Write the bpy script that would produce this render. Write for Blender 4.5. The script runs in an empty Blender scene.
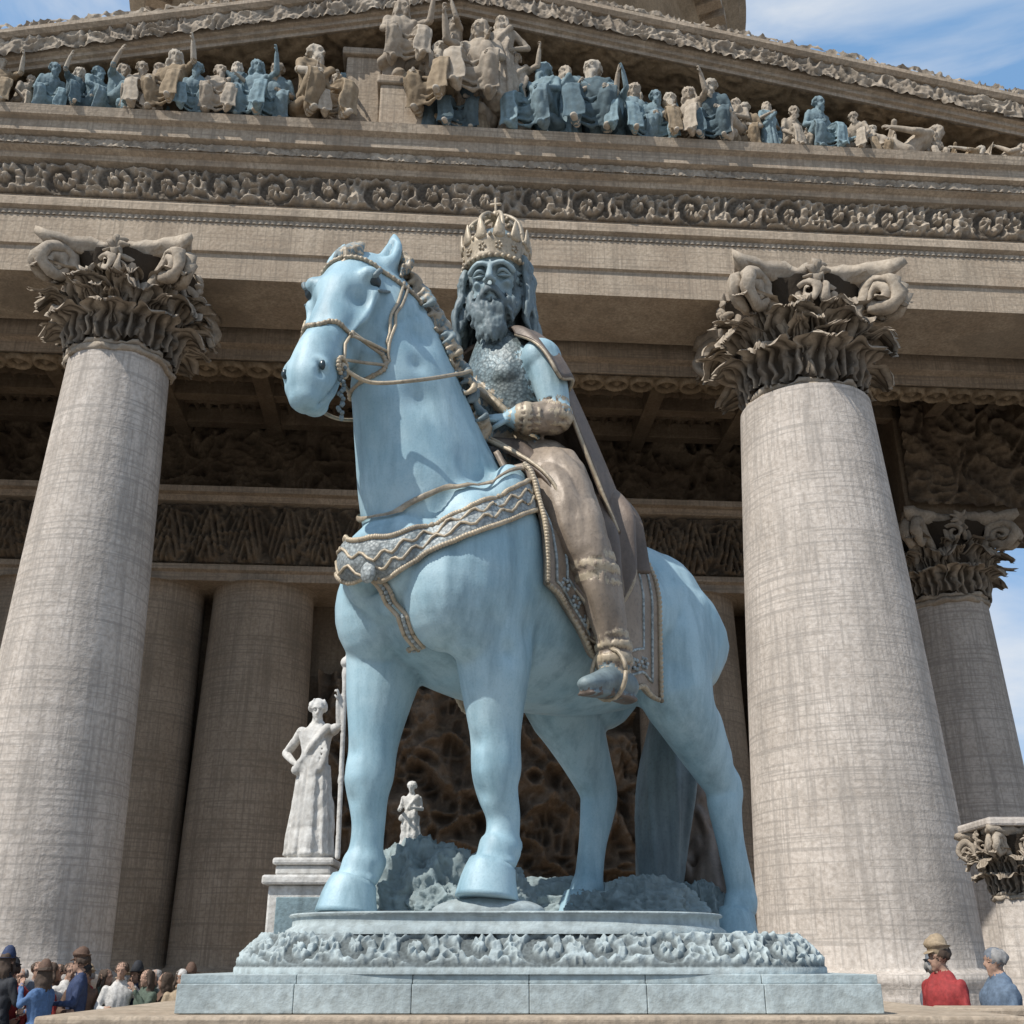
import bpy, math, random
import numpy as np
from mathutils import Vector, Matrix, kdtree
from mathutils.bvhtree import BVHTree
random.seed(7); rad=math.radians
scn=bpy.context.scene
# ------------------------------------------------------------ noise
def _h(i):
    s=np.sin(i[:,0]*127.1+i[:,1]*311.7+i[:,2]*74.7)*43758.5453
    return s-np.floor(s)
def vn(p):
    p=np.asarray(p,float); i=np.floor(p); f=p-i; f=f*f*(3-2*f); r=0
    for a in (0,1):
        for b in (0,1):
            for c in (0,1):
                w=(f[:,0] if a else 1-f[:,0])*(f[:,1] if b else 1-f[:,1])*(f[:,2] if c else 1-f[:,2])
                r=r+w*_h(i+np.array([a,b,c]))
    return r
def n2(u,v,k=0.):
    return vn(np.stack([u.ravel(),v.ravel(),np.full(u.size,k)],1)).reshape(u.shape)
# ------------------------------------------------------------ materials
def nodes(name):
    m=bpy.data.materials.new(name); m.use_nodes=True
    nt=m.node_tree; b=nt.nodes['Principled BSDF']; return m,nt,b
def tex(nt,co,scale,vec=(1,1,1),detail=3,rough=.6,typ='ShaderNodeTexNoise'):
    mp=nt.nodes.new('ShaderNodeMapping'); mp.inputs['Scale'].default_value=vec
    nt.links.new(co.outputs['Object'],mp.inputs['Vector'])
    t=nt.nodes.new(typ); t.inputs['Scale'].default_value=scale
    if typ=='ShaderNodeTexNoise': t.inputs['Detail'].default_value=detail; t.inputs['Roughness'].default_value=rough
    nt.links.new(mp.outputs[0],t.inputs['Vector']); return t
def ramp(nt,src,a,b,ca=(0,0,0,1),cb=(1,1,1,1)):
    r=nt.nodes.new('ShaderNodeValToRGB'); r.color_ramp.elements[0].position=a; r.color_ramp.elements[1].position=b
    r.color_ramp.elements[0].color=ca; r.color_ramp.elements[1].color=cb
    nt.links.new(src,r.inputs[0]); return r
def mixc(nt,fac,a,b,mode='MIX'):
    m=nt.nodes.new('ShaderNodeMix'); m.data_type='RGBA'; m.blend_type=mode
    for s,i in ((fac,0),(a,6),(b,7)):
        if isinstance(s,(int,float)): m.inputs[i].default_value=s
        elif isinstance(s,tuple): m.inputs[i].default_value=(*s,1)
        else: nt.links.new(s,m.inputs[i])
    return m.outputs[2]
def bump(nt,b,src,st,dist=.02):
    bp=nt.nodes.new('ShaderNodeBump'); bp.inputs['Strength'].default_value=st; bp.inputs['Distance'].default_value=dist
    nt.links.new(src,bp.inputs['Height']); 
    if b.inputs['Normal'].links: nt.links.new(b.inputs['Normal'].links[0].from_socket,bp.inputs['Normal'])
    nt.links.new(bp.outputs[0],b.inputs['Normal'])
def stone(name,c1,c2,lines=.5,recess_shade=(.08,.065,.05),bs=.4,stain=.62):
    m,nt,b=nodes(name); co=nt.nodes.new('ShaderNodeTexCoord')
    col=mixc(nt,ramp(nt,tex(nt,co,.8,detail=2).outputs[0],.35,.65).outputs[0],c1,c2)
    f=tex(nt,co,14,detail=3); col=mixc(nt,1.,col,ramp(nt,f.outputs[0],.3,.7,(.68,.66,.64,1),(1,1,1,1)).outputs[0],'MULTIPLY')
    s=tex(nt,co,1.3,(3,3,.25),4,.65); col=mixc(nt,ramp(nt,s.outputs[0],.48,.74,(0,0,0,1),(stain,)*3+(1,)).outputs[0],col,tuple(x*.38 for x in c1))
    if lines>0:
        h=tex(nt,co,1.,(.5,.5,22),detail=1); v=tex(nt,co,1.,(20,20,.3),detail=1)
        col=mixc(nt,ramp(nt,h.outputs[0],.56,.61,(0,0,0,1),(lines,)*3+(1,)).outputs[0],col,tuple(x*.45 for x in c1))
        col=mixc(nt,ramp(nt,v.outputs[0],.56,.61,(0,0,0,1),(lines*.9,)*3+(1,)).outputs[0],col,tuple(x*.45 for x in c1))
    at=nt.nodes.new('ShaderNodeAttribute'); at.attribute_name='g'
    col=mixc(nt,at.outputs['Fac'],col,recess_shade)  # shade of carved recesses painted into the base colour, weighted by attribute g
    nt.links.new(col,b.inputs['Base Color']); b.inputs['Roughness'].default_value=.9; b.inputs['Specular IOR Level'].default_value=.2
    bump(nt,b,f.outputs[0],bs,.03); return m
def metal(name,c1,c2,dark,rough=.5,met=0.,bs=.25,fine=40,orn=0,streak=.6,os=.5,pt=.8,sp=.5):
    m,nt,b=nodes(name); co=nt.nodes.new('ShaderNodeTexCoord')
    col=mixc(nt,ramp(nt,tex(nt,co,1.6,detail=5,rough=.65).outputs[0],.38,.62).outputs[0],c1,c2)
    s=tex(nt,co,2.2,(2.2,2.2,.35),detail=5,rough=.65); col=mixc(nt,ramp(nt,s.outputs[0],.46,.76,(0,0,0,1),(streak,)*3+(1,)).outputs[0],col,dark)
    f=tex(nt,co,fine,detail=3); col=mixc(nt,ramp(nt,f.outputs[0],.5,.75,(0,0,0,1),(sp,)*3+(1,)).outputs[0],col,dark)
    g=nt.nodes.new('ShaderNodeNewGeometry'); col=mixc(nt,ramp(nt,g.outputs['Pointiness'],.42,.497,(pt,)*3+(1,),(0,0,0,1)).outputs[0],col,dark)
    if orn:
        v=tex(nt,co,orn,typ='ShaderNodeTexVoronoi'); bump(nt,b,v.outputs[0],os,.02)
        col=mixc(nt,ramp(nt,v.outputs[0],.4,.7,(0,0,0,1),(.6,)*3+(1,)).outputs[0],col,dark)
    nt.links.new(col,b.inputs['Base Color']); b.inputs['Roughness'].default_value=rough; b.inputs['Metallic'].default_value=met
    bump(nt,b,f.outputs[0],bs,.01); return m
def plain(name,c,rough=.8):
    m,nt,b=nodes(name); co=nt.nodes.new('ShaderNodeTexCoord'); f=tex(nt,co,30)
    col=mixc(nt,ramp(nt,f.outputs[0],.35,.7).outputs[0],tuple(x*.65 for x in c),c)
    nt.links.new(col,b.inputs['Base Color']); b.inputs['Roughness'].default_value=rough; bump(nt,b,f.outputs[0],.3,.01); return m
STONE=stone('stone_column',(.62,.56,.50),(.52,.465,.41),.5)
STONE2=stone('stone_ashlar',(.50,.415,.32),(.40,.32,.24),.5)
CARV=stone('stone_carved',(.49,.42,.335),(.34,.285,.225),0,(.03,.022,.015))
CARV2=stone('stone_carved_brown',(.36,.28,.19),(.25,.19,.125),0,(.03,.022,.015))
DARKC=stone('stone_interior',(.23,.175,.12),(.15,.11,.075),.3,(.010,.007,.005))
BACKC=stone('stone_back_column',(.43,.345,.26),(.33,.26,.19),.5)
TEALST=stone('stone_verdigris',(.25,.35,.385),(.19,.25,.28),0,(.025,.035,.04))
ROCK=stone('rockwork_stone',(.30,.37,.38),(.22,.265,.27),0,(.03,.035,.035))
BLUEST=stone('pedestal_stone',(.46,.53,.54),(.37,.43,.44),0,(.035,.04,.04))
MARB=stone('white_marble',(.70,.69,.66),(.5,.49,.46),0,(.1,.1,.1))
PATINA=metal('patina_blue',(.265,.41,.475),(.37,.51,.56),(.08,.15,.185),.55,.0,.2,60,streak=.62,sp=.2,pt=.9)
FACE=metal('patina_face',(.25,.335,.36),(.31,.39,.41),(.05,.08,.095),.6,.0,.15,60,streak=.4,sp=.15,pt=.97)
PATD=metal('patina_dark',(.13,.17,.185),(.19,.24,.25),(.022,.035,.042),.6,0,.3,30,sp=.3,pt=.97)
BRONZE=metal('bronze_cloth',(.32,.255,.195),(.23,.18,.135),(.05,.037,.028),.5,.1,.3,30,sp=.35,pt=.95)
BRONZD=metal('bronze_dark',(.20,.15,.115),(.13,.10,.08),(.03,.024,.02),.5,.15,.3,30,sp=.3)
ARMOR=metal('armour_ornate',(.17,.25,.285),(.24,.27,.26),(.03,.045,.05),.5,.1,.3,30,orn=30,os=.25)
TRIM=metal('trim_ornate',(.40,.43,.42),(.34,.40,.41),(.09,.10,.10),.5,.0,.4,30,orn=34,os=.3)
GOLD=metal('trim_gilt',(.48,.39,.27),(.36,.30,.22),(.06,.045,.03),.5,.1,.3,30)
# ------------------------------------------------------------ mesh helpers
def empty(name,loc=(0,0,0),rz=0):
    o=bpy.data.objects.new(name,None); scn.collection.objects.link(o); o.location=loc; o.rotation_euler=(0,0,rz); return o
def obj(name,me,parent=None,loc=None,rz=0,sc=None):
    o=bpy.data.objects.new(name,me); scn.collection.objects.link(o)
    if parent: o.parent=parent
    if loc is not None: o.location=loc
    o.rotation_euler=(0,0,rz)
    if sc: o.scale=(sc,)*3 if isinstance(sc,(int,float)) else sc
    return o
def mesh(name,v,f,mats,smooth=True,mi=None,g=None):
    me=bpy.data.meshes.new(name); me.from_pydata([tuple(x) for x in np.asarray(v,float).tolist()],[],f)
    for m in (mats if isinstance(mats,(list,tuple)) else [mats]): me.materials.append(m)
    me.polygons.foreach_set('use_smooth',[smooth]*len(me.polygons))
    if mi is not None: me.polygons.foreach_set('material_index',mi)
    if g is not None:
        a=me.attributes.new('g','FLOAT','POINT'); a.data.foreach_set('value',np.asarray(g,np.float32).ravel())
    me.update(); return me
def gridf(nu,nv,off=0,wrap=False):
    i=np.arange(nu if wrap else nu-1); j=np.arange(nv-1); I,J=np.meshgrid(i,j,indexing='ij'); I2=(I+1)%nu
    a=off+I*nv+J; b=off+I2*nv+J
    return np.stack([a,b,b+1,a+1],-1).reshape(-1,4).tolist()
def boxes(name,bl,mat,parent=None,bev=.03):
    v=[];f=[]
    for (x0,x1,y0,y1,z0,z1) in bl:
        o=len(v); v+=[(x,y,z) for z in (z0,z1) for x,y in ((x0,y0),(x1,y0),(x1,y1),(x0,y1))]
        f+=[[o+k for k in q] for q in ((3,2,1,0),(4,5,6,7),(0,1,5,4),(1,2,6,5),(2,3,7,6),(3,0,4,7))]
    o=obj(name,mesh(name,v,f,mat,False),parent)
    if bev: b=o.modifiers.new('b','BEVEL'); b.width=bev; b.segments=2
    return o
def prism(name,prof,xs,mat,parent,zo=lambda x:0):
    v=[];n=len(prof);f=[]
    for x in xs: v+=[(x,y,z+zo(x)) for y,z in prof]
    for i in range(len(xs)-1):
        for k in range(n): f.append([i*n+k,i*n+(k+1)%n,(i+1)*n+(k+1)%n,(i+1)*n+k])
    f.append(list(range(n))[::-1]); f.append([(len(xs)-1)*n+k for k in range(n)])
    return obj(name,mesh(name,v,f,mat,False),parent)
def lathe(name,prof,mat,parent=None,loc=(0,0,0),n=96):
    v=[];m=len(prof)
    for i in range(n):
        a=2*math.pi*i/n; v+=[(r*math.cos(a),r*math.sin(a),z) for r,z in prof]
    return obj(name,mesh(name,v,gridf(n,m,0,True),mat),parent,loc)
def relief(name,u0,u1,v0,v1,fn,depth,res,mat,parent,tf,shade=.8):
    nu=int((u1-u0)/res)+1; nv=int((v1-v0)/res)+1
    U,V=np.meshgrid(np.linspace(u0,u1,nu),np.linspace(v0,v1,nv),indexing='ij')
    h=np.clip(fn(U,V-v0,v1-v0),0,1.3)
    P=tf(U,V,h*depth).reshape(-1,3)
    return obj(name,mesh(name,P,gridf(nu,nv),mat,True,g=np.clip(1-h*1.7,0,1)*shade),parent)  # low relief gets painted shade so the carving reads deeper
def edge(v,H,w=.08): return np.clip(np.minimum(v,H-v)/(H*w),0,1)
def scroll(u,v,H):
    p=H*1.45; i=np.floor(u/p); x=u-(i+.5)*p; s=np.where(i%2==0,1,-1); y=(v-H/2)*s
    wob=n2(u*3/H,v*3/H,3)*1.0+n2(u*1.1/H,v*.5/H,8)*2.; r=np.hypot(x,y)/(H*.5)*(1+.25*(n2(u*.9,v*0,4)-.5)); th=np.arctan2(y,x)
    sp=np.cos(th+r*7+wob); env=np.clip((1.12-r)*5,0,1)
    a=np.clip(sp*1.5+.25,0,1)*env*(.7+.3*np.cos(th*9+wob*3))
    a=np.maximum(a,np.clip((.24-r)*9,0,1))
    q=n2(u*6/H,v*6/H,1); leaf=(1-np.abs(2*q-1))**2
    return (a+(1-env)*leaf)*edge(v,H)+.16*n2(u*22/H,v*22/H)
def acan(u,v,H):
    p=H*.62; x=(u/p-np.floor(u/p)-.5)*2; t=v/H
    w=.25+.75*np.sin(np.clip(t*1.1,0,1)*math.pi)**.6
    a=np.clip(1-(np.abs(x)/w)**2,0,1)**.5; rib=.6+.4*np.cos((np.abs(x)*4+t*3)*math.pi*1.6)
    return a*rib*edge(v,H,.05)*.7+.5*chaos(4.5)(u,v,H)
def chaos(k):
    def f(u,v,H):
        a=n2(u*k*.5,v*k*.5,5)*3; q=n2(u*k+a,v*k-a,2); r=(1-np.abs(2*q-1))**2
        q2=n2(u*k*2.3-a,v*k*2.3+a,4); return r*.8+.35*(1-np.abs(2*q2-1))
    return f
def rings(u,v,H):
    p=H*.9; x=u-(np.floor(u/p)+.5)*p; y=v-H/2; r=np.hypot(x,y)/(H*.45); th=np.arctan2(y,x)
    a=np.clip(1.3-np.abs(r-.85)*6,0,1)+np.clip(1-r*1.7,0,1)*(.6+.4*np.cos(th*8))
    return a*edge(v,H)+.35*chaos(6/H)(u,v,H)*(r>1)
def coffer(p):
    def f(u,v,H):
        x=(u/p-np.floor(u/p)-.5)*2; y=(v/p-np.floor(v/p)-.5)*2; m=np.maximum(np.abs(x),np.abs(y)); r=np.hypot(x,y); th=np.arctan2(y,x)
        fr=np.clip((m-.78)*8,0,1)+.5*np.clip(1-np.abs(m-.62)*14,0,1); ro=np.clip(1-r*1.9,0,1)*(.6+.4*np.cos(th*8))*1.2
        return fr*.8+ro+.35*chaos(5)(u,v,H)
    return f
# ------------------------------------------------------------ organic sculpting
def crs(A,sub):
    A=np.array(A,float); n=len(A); out=[]
    for i in range(n-1):
        p0=A[max(i-1,0)];p1=A[i];p2=A[i+1];p3=A[min(i+2,n-1)]
        for k in range(sub):
            t=k/sub; out.append(.5*((2*p1)+(-p0+p2)*t+(2*p0-5*p1+4*p2-p3)*t*t+(-p0+3*p1-3*p2+p3)*t**3))
    out.append(A[-1]); return np.array(out)
class Sc:
    def __init__(s): s.v=[];s.f=[];s.m=[];s.rv=[];s.rf=[];s.rm=[];s.M=Matrix();s.dents=[];s.noise={};s.snap=False
    def _add(s,v,f,mat,raw):
        V,F=(s.rv,s.rf) if raw else (s.v,s.f); o=len(V)
        V+=[tuple(s.M@Vector(p)) for p in v]; F+=[[o+k for k in q] for q in f]
        if raw: s.rm+=[mat]*len(f)
        else: s.m+=[mat]*len(v)
    def loft(s,it,mat=0,n=14,sub=3,ref=None,raw=False,cap=True):
        A=np.array([list(r) if len(r)==5 else list(r)+[r[3]] for r in it],float)
        A=crs(A,sub); P=A[:,:3]; R=np.abs(A[:,3:])+1e-4
        D=P[-1]-P[0]
        if ref is None: ref=(1,0,0) if abs(D[1])>max(abs(D[0]),abs(D[2])) else (0,1,0)
        ref=Vector(ref); T=np.gradient(P,axis=0); v=[];N=len(P); seq=[]
        if cap:
            m=R[0].min(); t=Vector(T[0]).normalized(); seq+=[(Vector(P[0])-t*m*.9,R[0]*.35,t),(Vector(P[0])-t*m*.5,R[0]*.8,t)]
        seq+=[(Vector(P[i]),R[i],Vector(T[i]).normalized()) for i in range(N)]
        if cap:
            m=R[-1].min(); t=Vector(T[-1]).normalized(); seq+=[(Vector(P[-1])+t*m*.5,R[-1]*.8,t),(Vector(P[-1])+t*m*.9,R[-1]*.35,t)]
        for c,r,t in seq:
            a=(ref-t*ref.dot(t)); a=a.normalized() if a.length>1e-3 else t.orthogonal().normalized(); b=t.cross(a)
            for k in range(n):
                th=2*math.pi*k/n; v.append(c+a*(r[0]*math.cos(th))+b*(r[1]*math.sin(th)))
        L=len(seq); f=[]
        for i in range(L-1):
            for k in range(n): f.append([i*n+k,i*n+(k+1)%n,(i+1)*n+(k+1)%n,(i+1)*n+k])
        f.append(list(range(n))[::-1]); f.append([(L-1)*n+k for k in range(n)])
        s._add(v,f,mat,raw)
    def ell(s,c,r,mat=0,raw=False,n=12,rot=None):
        r=(r,r,r) if isinstance(r,(int,float)) else r; v=[];f=[]; R=rot or Matrix.Identity(3)
        for j in range(1,n):
            ph=math.pi*j/n
            for k in range(n+4):
                th=2*math.pi*k/(n+4); v.append(Vector(c)+R@Vector((r[0]*math.sin(ph)*math.cos(th),r[1]*math.sin(ph)*math.sin(th),r[2]*math.cos(ph))))
        m=n+4
        for j in range(n-2):
            for k in range(m): f.append([j*m+k,(j+1)*m+k,(j+1)*m+(k+1)%m,j*m+(k+1)%m])
        v.append(Vector(c)+R@Vector((0,0,r[2]))); v.append(Vector(c)-R@Vector((0,0,r[2])));a=len(v)-2
        for k in range(m): f.append([a,k,(k+1)%m]); f.append([a+1,(n-2)*m+(k+1)%m,(n-2)*m+k])
        s._add(v,f,mat,raw)
    def dent(s,p,r,d): s.dents.append((s.M@Vector(p),r,d))
    def bake(s,name,mats,voxel,it=6,fac=.5):
        V=[];F=[];MI=[]
        if s.v:
            t=obj('tmp',mesh('tmp',s.v,s.f,[])); m=t.modifiers.new('r','REMESH'); m.mode='VOXEL'; m.voxel_size=voxel; m.use_smooth_shade=True
            m=t.modifiers.new('s','SMOOTH'); m.iterations=it; m.factor=fac
            dg=bpy.context.evaluated_depsgraph_get(); me=bpy.data.meshes.new_from_object(t.evaluated_get(dg)); bpy.data.objects.remove(t)
            n=len(me.vertices); co=np.empty(n*3); me.vertices.foreach_get('co',co); co=co.reshape(-1,3)
            no=np.empty(n*3); me.vertex_normals.foreach_get('vector',no); no=no.reshape(-1,3)
            kd=kdtree.KDTree(len(s.v))
            for i,p in enumerate(s.v): kd.insert(p,i)
            kd.balance(); vm=np.array([s.m[kd.find(c)[1]] for c in co.tolist()]); co0=co.copy()
            for p,r,d in s.dents:
                p=np.array(p)
                if s.snap and r<.09: p=co0[np.argmin(((co0-p)**2).sum(1))]
                w=np.exp(-((co0-p)**2).sum(1)/r**2); co-=no*(w*d)[:,None]
            for mi,(sc,amp) in s.noise.items():
                k=vm==mi
                if k.any(): q=vn(co[k]*np.array(sc)); q2=vn(co[k]*np.array(sc)*2.1+9); co[k]+=no[k]*((np.abs(2*q-1)*1.1-.45+.35*(q2-.5))*amp)[:,None]
            V=co.tolist(); F=[list(p.vertices) for p in me.polygons]; MI=[int(vm[p[0]]) for p in F]
        o=len(V); V=V+[list(p) for p in s.rv]; F=F+[[o+k for k in q] for q in s.rf]; MI=MI+s.rm
        return mesh(name,V,F,mats,True,mi=MI)
def frame(c,yaw=0,pitch=0,size=1,roll=0):
    return Matrix.Translation(Vector(c))@Matrix.Rotation(yaw,4,'Z')@Matrix.Rotation(pitch,4,'Y')@Matrix.Rotation(roll,4,'X')@Matrix.Scale(size,4)
def head(S,c,yaw=0,pitch=0,size=.24,sk=0,hr=1,beard=False,hair='short',hat=None,hm=1,eye=None,hi=False):
    M0=S.M; S.M=M0@frame(c,yaw,pitch,size); rnd=random.Random(int(abs(c[0]*91+c[1]*37)*10)+3)
    S.ell((-.06,0,.12),(.40,.31,.38),sk); S.ell((.08,0,-.17),(.25,.225,.29),sk)
    S.loft([(.33,0,.12,.034),(.385,0,.02,.036),(.445,0,-.1,.044)],sk,8); S.ell((.40,.045,-.115),.032,sk); S.ell((.40,-.045,-.115),.032,sk)
    S.loft([(.25,-.23,.07,.04),(.33,-.13,.125,.045),(.335,0,.105,.04),(.33,.13,.125,.045),(.25,.23,.07,.04)],sk,8)
    for y in (1,-1):
        S.ell((.205,.15*y,-.06),(.08,.06,.06),sk); S.ell((-.03,.325*y,.0),(.07,.035,.12),sk)
        S.dent((.34,.125*y,.035),.07*size,.05*size)
        if hi:
            S.dent((.27,.16*y,-.16),.08*size,.04*size)
            S.ell((.246,.122*y,.03),(.05,.058,.036),sk if eye is None else eye,True,12)
            S.loft([(.27,.06*y,.025,.014),(.312,.10*y,.052,.021),(.305,.15*y,.052,.021),(.25,.205*y,.02,.014)],sk,7,4,raw=True)
            S.loft([(.27,.06*y,.02,.01),(.295,.10*y,-.002,.013),(.287,.15*y,-.002,.013),(.25,.205*y,.012,.01)],sk,7,4,raw=True)
        else: S.ell((.27,.125*y,.035),(.05,.06,.045),sk if eye is None else eye,True,8)
    lw=.055 if hi else .09
    S.loft([(.30,-lw,-.23,.018),(.345,0,-.225,.024),(.30,lw,-.23,.018)],sk,8); S.loft([(.29,-lw,-.275,.022),(.335,0,-.28,.03),(.29,lw,-.275,.022)],sk,8)
    S.ell((.25,0,-.42),(.09,.09,.085),sk); S.loft([(-.08,0,-.3,.2),(-.14,0,-.8,.24)],sk)
    if beard:
        S.loft([(.16,0,-.3,.21,.15),(.22,0,-.45,.17,.14),(.24,0,-.66,.09,.08)],hr)
        for y in (1,-1): S.loft([(.05,.25*y,-.05,.05),(.1,.24*y,-.25,.07),(.17,.17*y,-.42,.08)],hr)
        for i in range(110 if hi else 46):
            a=rnd.uniform(-1,1); z=rnd.uniform(-.68,-.27 if abs(a)>.4 else -.34); w=.25*(1-max(0,-z-.38)*1.7); y=a*w; x=.24+.13*math.cos(a*1.45)-.04; r=.021 if hi else .034
            S.loft([(x-.02,y,z+.08,r*.8),(x+.02,y*1.05+.02*math.sin(i),z,r*1.2),(x+.01,y*1.08-.02*math.sin(i),z-.07,r),(x-.01,y*1.0,z-.12,r*.4)],hr,6,2)
        for y in (1,-1):
            for q in (0,.022,.044): S.loft([(.385,.012*y,-.17-q*.8,.02),(.365,.07*y,-.19-q,.028),(.31,.13*y,-.28-q,.026),(.27,.15*y,-.4,.014)],hr,6)
    if hair:
        S.ell((-.12,0,.17),(.40,.345,.37),hr)
        N=46 if hair!='long' else 16
        for i in range(N):
            th=rnd.uniform(.9,5.4); z=rnd.uniform(-.05,.4)
            rr=math.sqrt(max(.05,1-(max(z,0)-.1)**2/.16)); x=-.1+.42*rr*math.cos(th); y=.37*rr*math.sin(th)
            if x>.2: continue
            S.loft([(x,y,z+.12,.04),(x*1.08,y*1.1,z+.02,.055),(x*1.02,y*1.06,z-.1,.03)],hr,6,2)
        if hair=='long':
            S.loft([(-.34,0,.1,.24,.12),(-.36,0,-.4,.3,.12),(-.34,0,-.7,.22,.08)],hr)
            for i in range(80 if hi else 26):
                th=rnd.uniform(1.12,5.16); c_=math.cos(th); s_=math.sin(th); L=rnd.uniform(-.8,-.55); ph=rnd.uniform(0,6); r=.034 if hi else .07; o=rnd.uniform(-.035,.035)
                S.loft([(-.1+.3*c_,.28*s_,.42,r*.7),(-.08+.42*c_,.37*s_,.15,r),(-.07+(.40+o)*c_,.38*s_+.03*math.sin(ph),-.12,r*1.15),(-.06+(.44+o)*c_,(.40+o)*s_+.05*math.sin(ph+1.8),-.36,r*1.2),(-.08+.47*c_,.43*s_+.05*math.sin(ph+3.6),L+.12,r),(-.08+.49*c_,.45*s_,L,r*.4)],hr,6,3)
        if hair=='bun': S.ell((-.5,0,.2),.17,hr)
    if hat=='cap':
        S.loft([(-.05,0,.22,.37,.42),(-.05,0,.38,.39,.44),(-.04,0,.5,.5,.53),(-.06,0,.56,.38,.42)],hm,20,2,raw=True); S.loft([(.3,0,.24,.26,.05),(.48,0,.18,.2,.03),(.55,0,.15,.1,.02)],hm,12,raw=True)
    if hat=='hat':
        S.loft([(-.05,0,.2,.6,.62),(-.05,0,.235,.62,.64)],hm,20,2,raw=True,cap=False); S.loft([(-.05,0,.24,.38,.42),(-.05,0,.45,.36,.4),(-.05,0,.6,.3,.34)],hm,20,2,raw=True)
    if hat=='beanie': S.ell((-.07,0,.2),(.45,.38,.38),hm)
    S.M=M0
def hand(S,p,d,nrm,size,mat,curl=.9,side=1,raw=True):
    d=Vector(d).normalized(); nrm=Vector(nrm); nrm=(nrm-d*nrm.dot(d)).normalized(); w=nrm.cross(d)*side; p=Vector(p)
    S.loft([tuple(p-d*size*.1)+(size*.15,size*.12),tuple(p+d*size*.12)+(size*.2,size*.12),tuple(p+d*size*.42)+(size*.22,size*.1)],mat,12,ref=tuple(w))
    for i,l in enumerate((.42,.48,.45,.34)):
        q=p+d*size*(.4 if i<3 else .36)+w*size*(.16-.11*i); dr=d.copy(); pts=[tuple(q-dr*size*.08)+(size*.056,)]
        for sgm,fr in enumerate((.42,.32,.26)):
            q=q+dr*size*l*fr; pts.append(tuple(q)+(size*(.056-.007*sgm),)); dr=(dr*math.cos(curl)+ (-nrm)*math.sin(curl)) if sgm==0 else (-nrm*math.cos(curl*.9)-d*math.sin(curl*.9)*.8).normalized()
        S.loft(pts,mat,8,2,raw=raw)
    q=p+d*size*.1+w*size*.17; S.loft([tuple(q)+(size*.07,),tuple(q+d*size*.14+w*size*.12-nrm*size*.05)+(size*.062,),tuple(q+d*size*.3+w*size*.08-nrm*size*.16)+(size*.05,)],mat,8,2,raw=raw)
AR={'down':((-.03,.25,1.13),(.06,.27,.9)),'fwd':((.04,.26,1.15),(.3,.14,1.16)),'up':((.2,.34,1.42),(.3,.34,1.68)),'hip':((-.1,.4,1.18),(.06,.22,1.04)),'photo':((.17,.25,1.25),(.28,.09,1.5)),'knee':((.12,.27,1.15),(.38,.2,1.0))}
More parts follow.
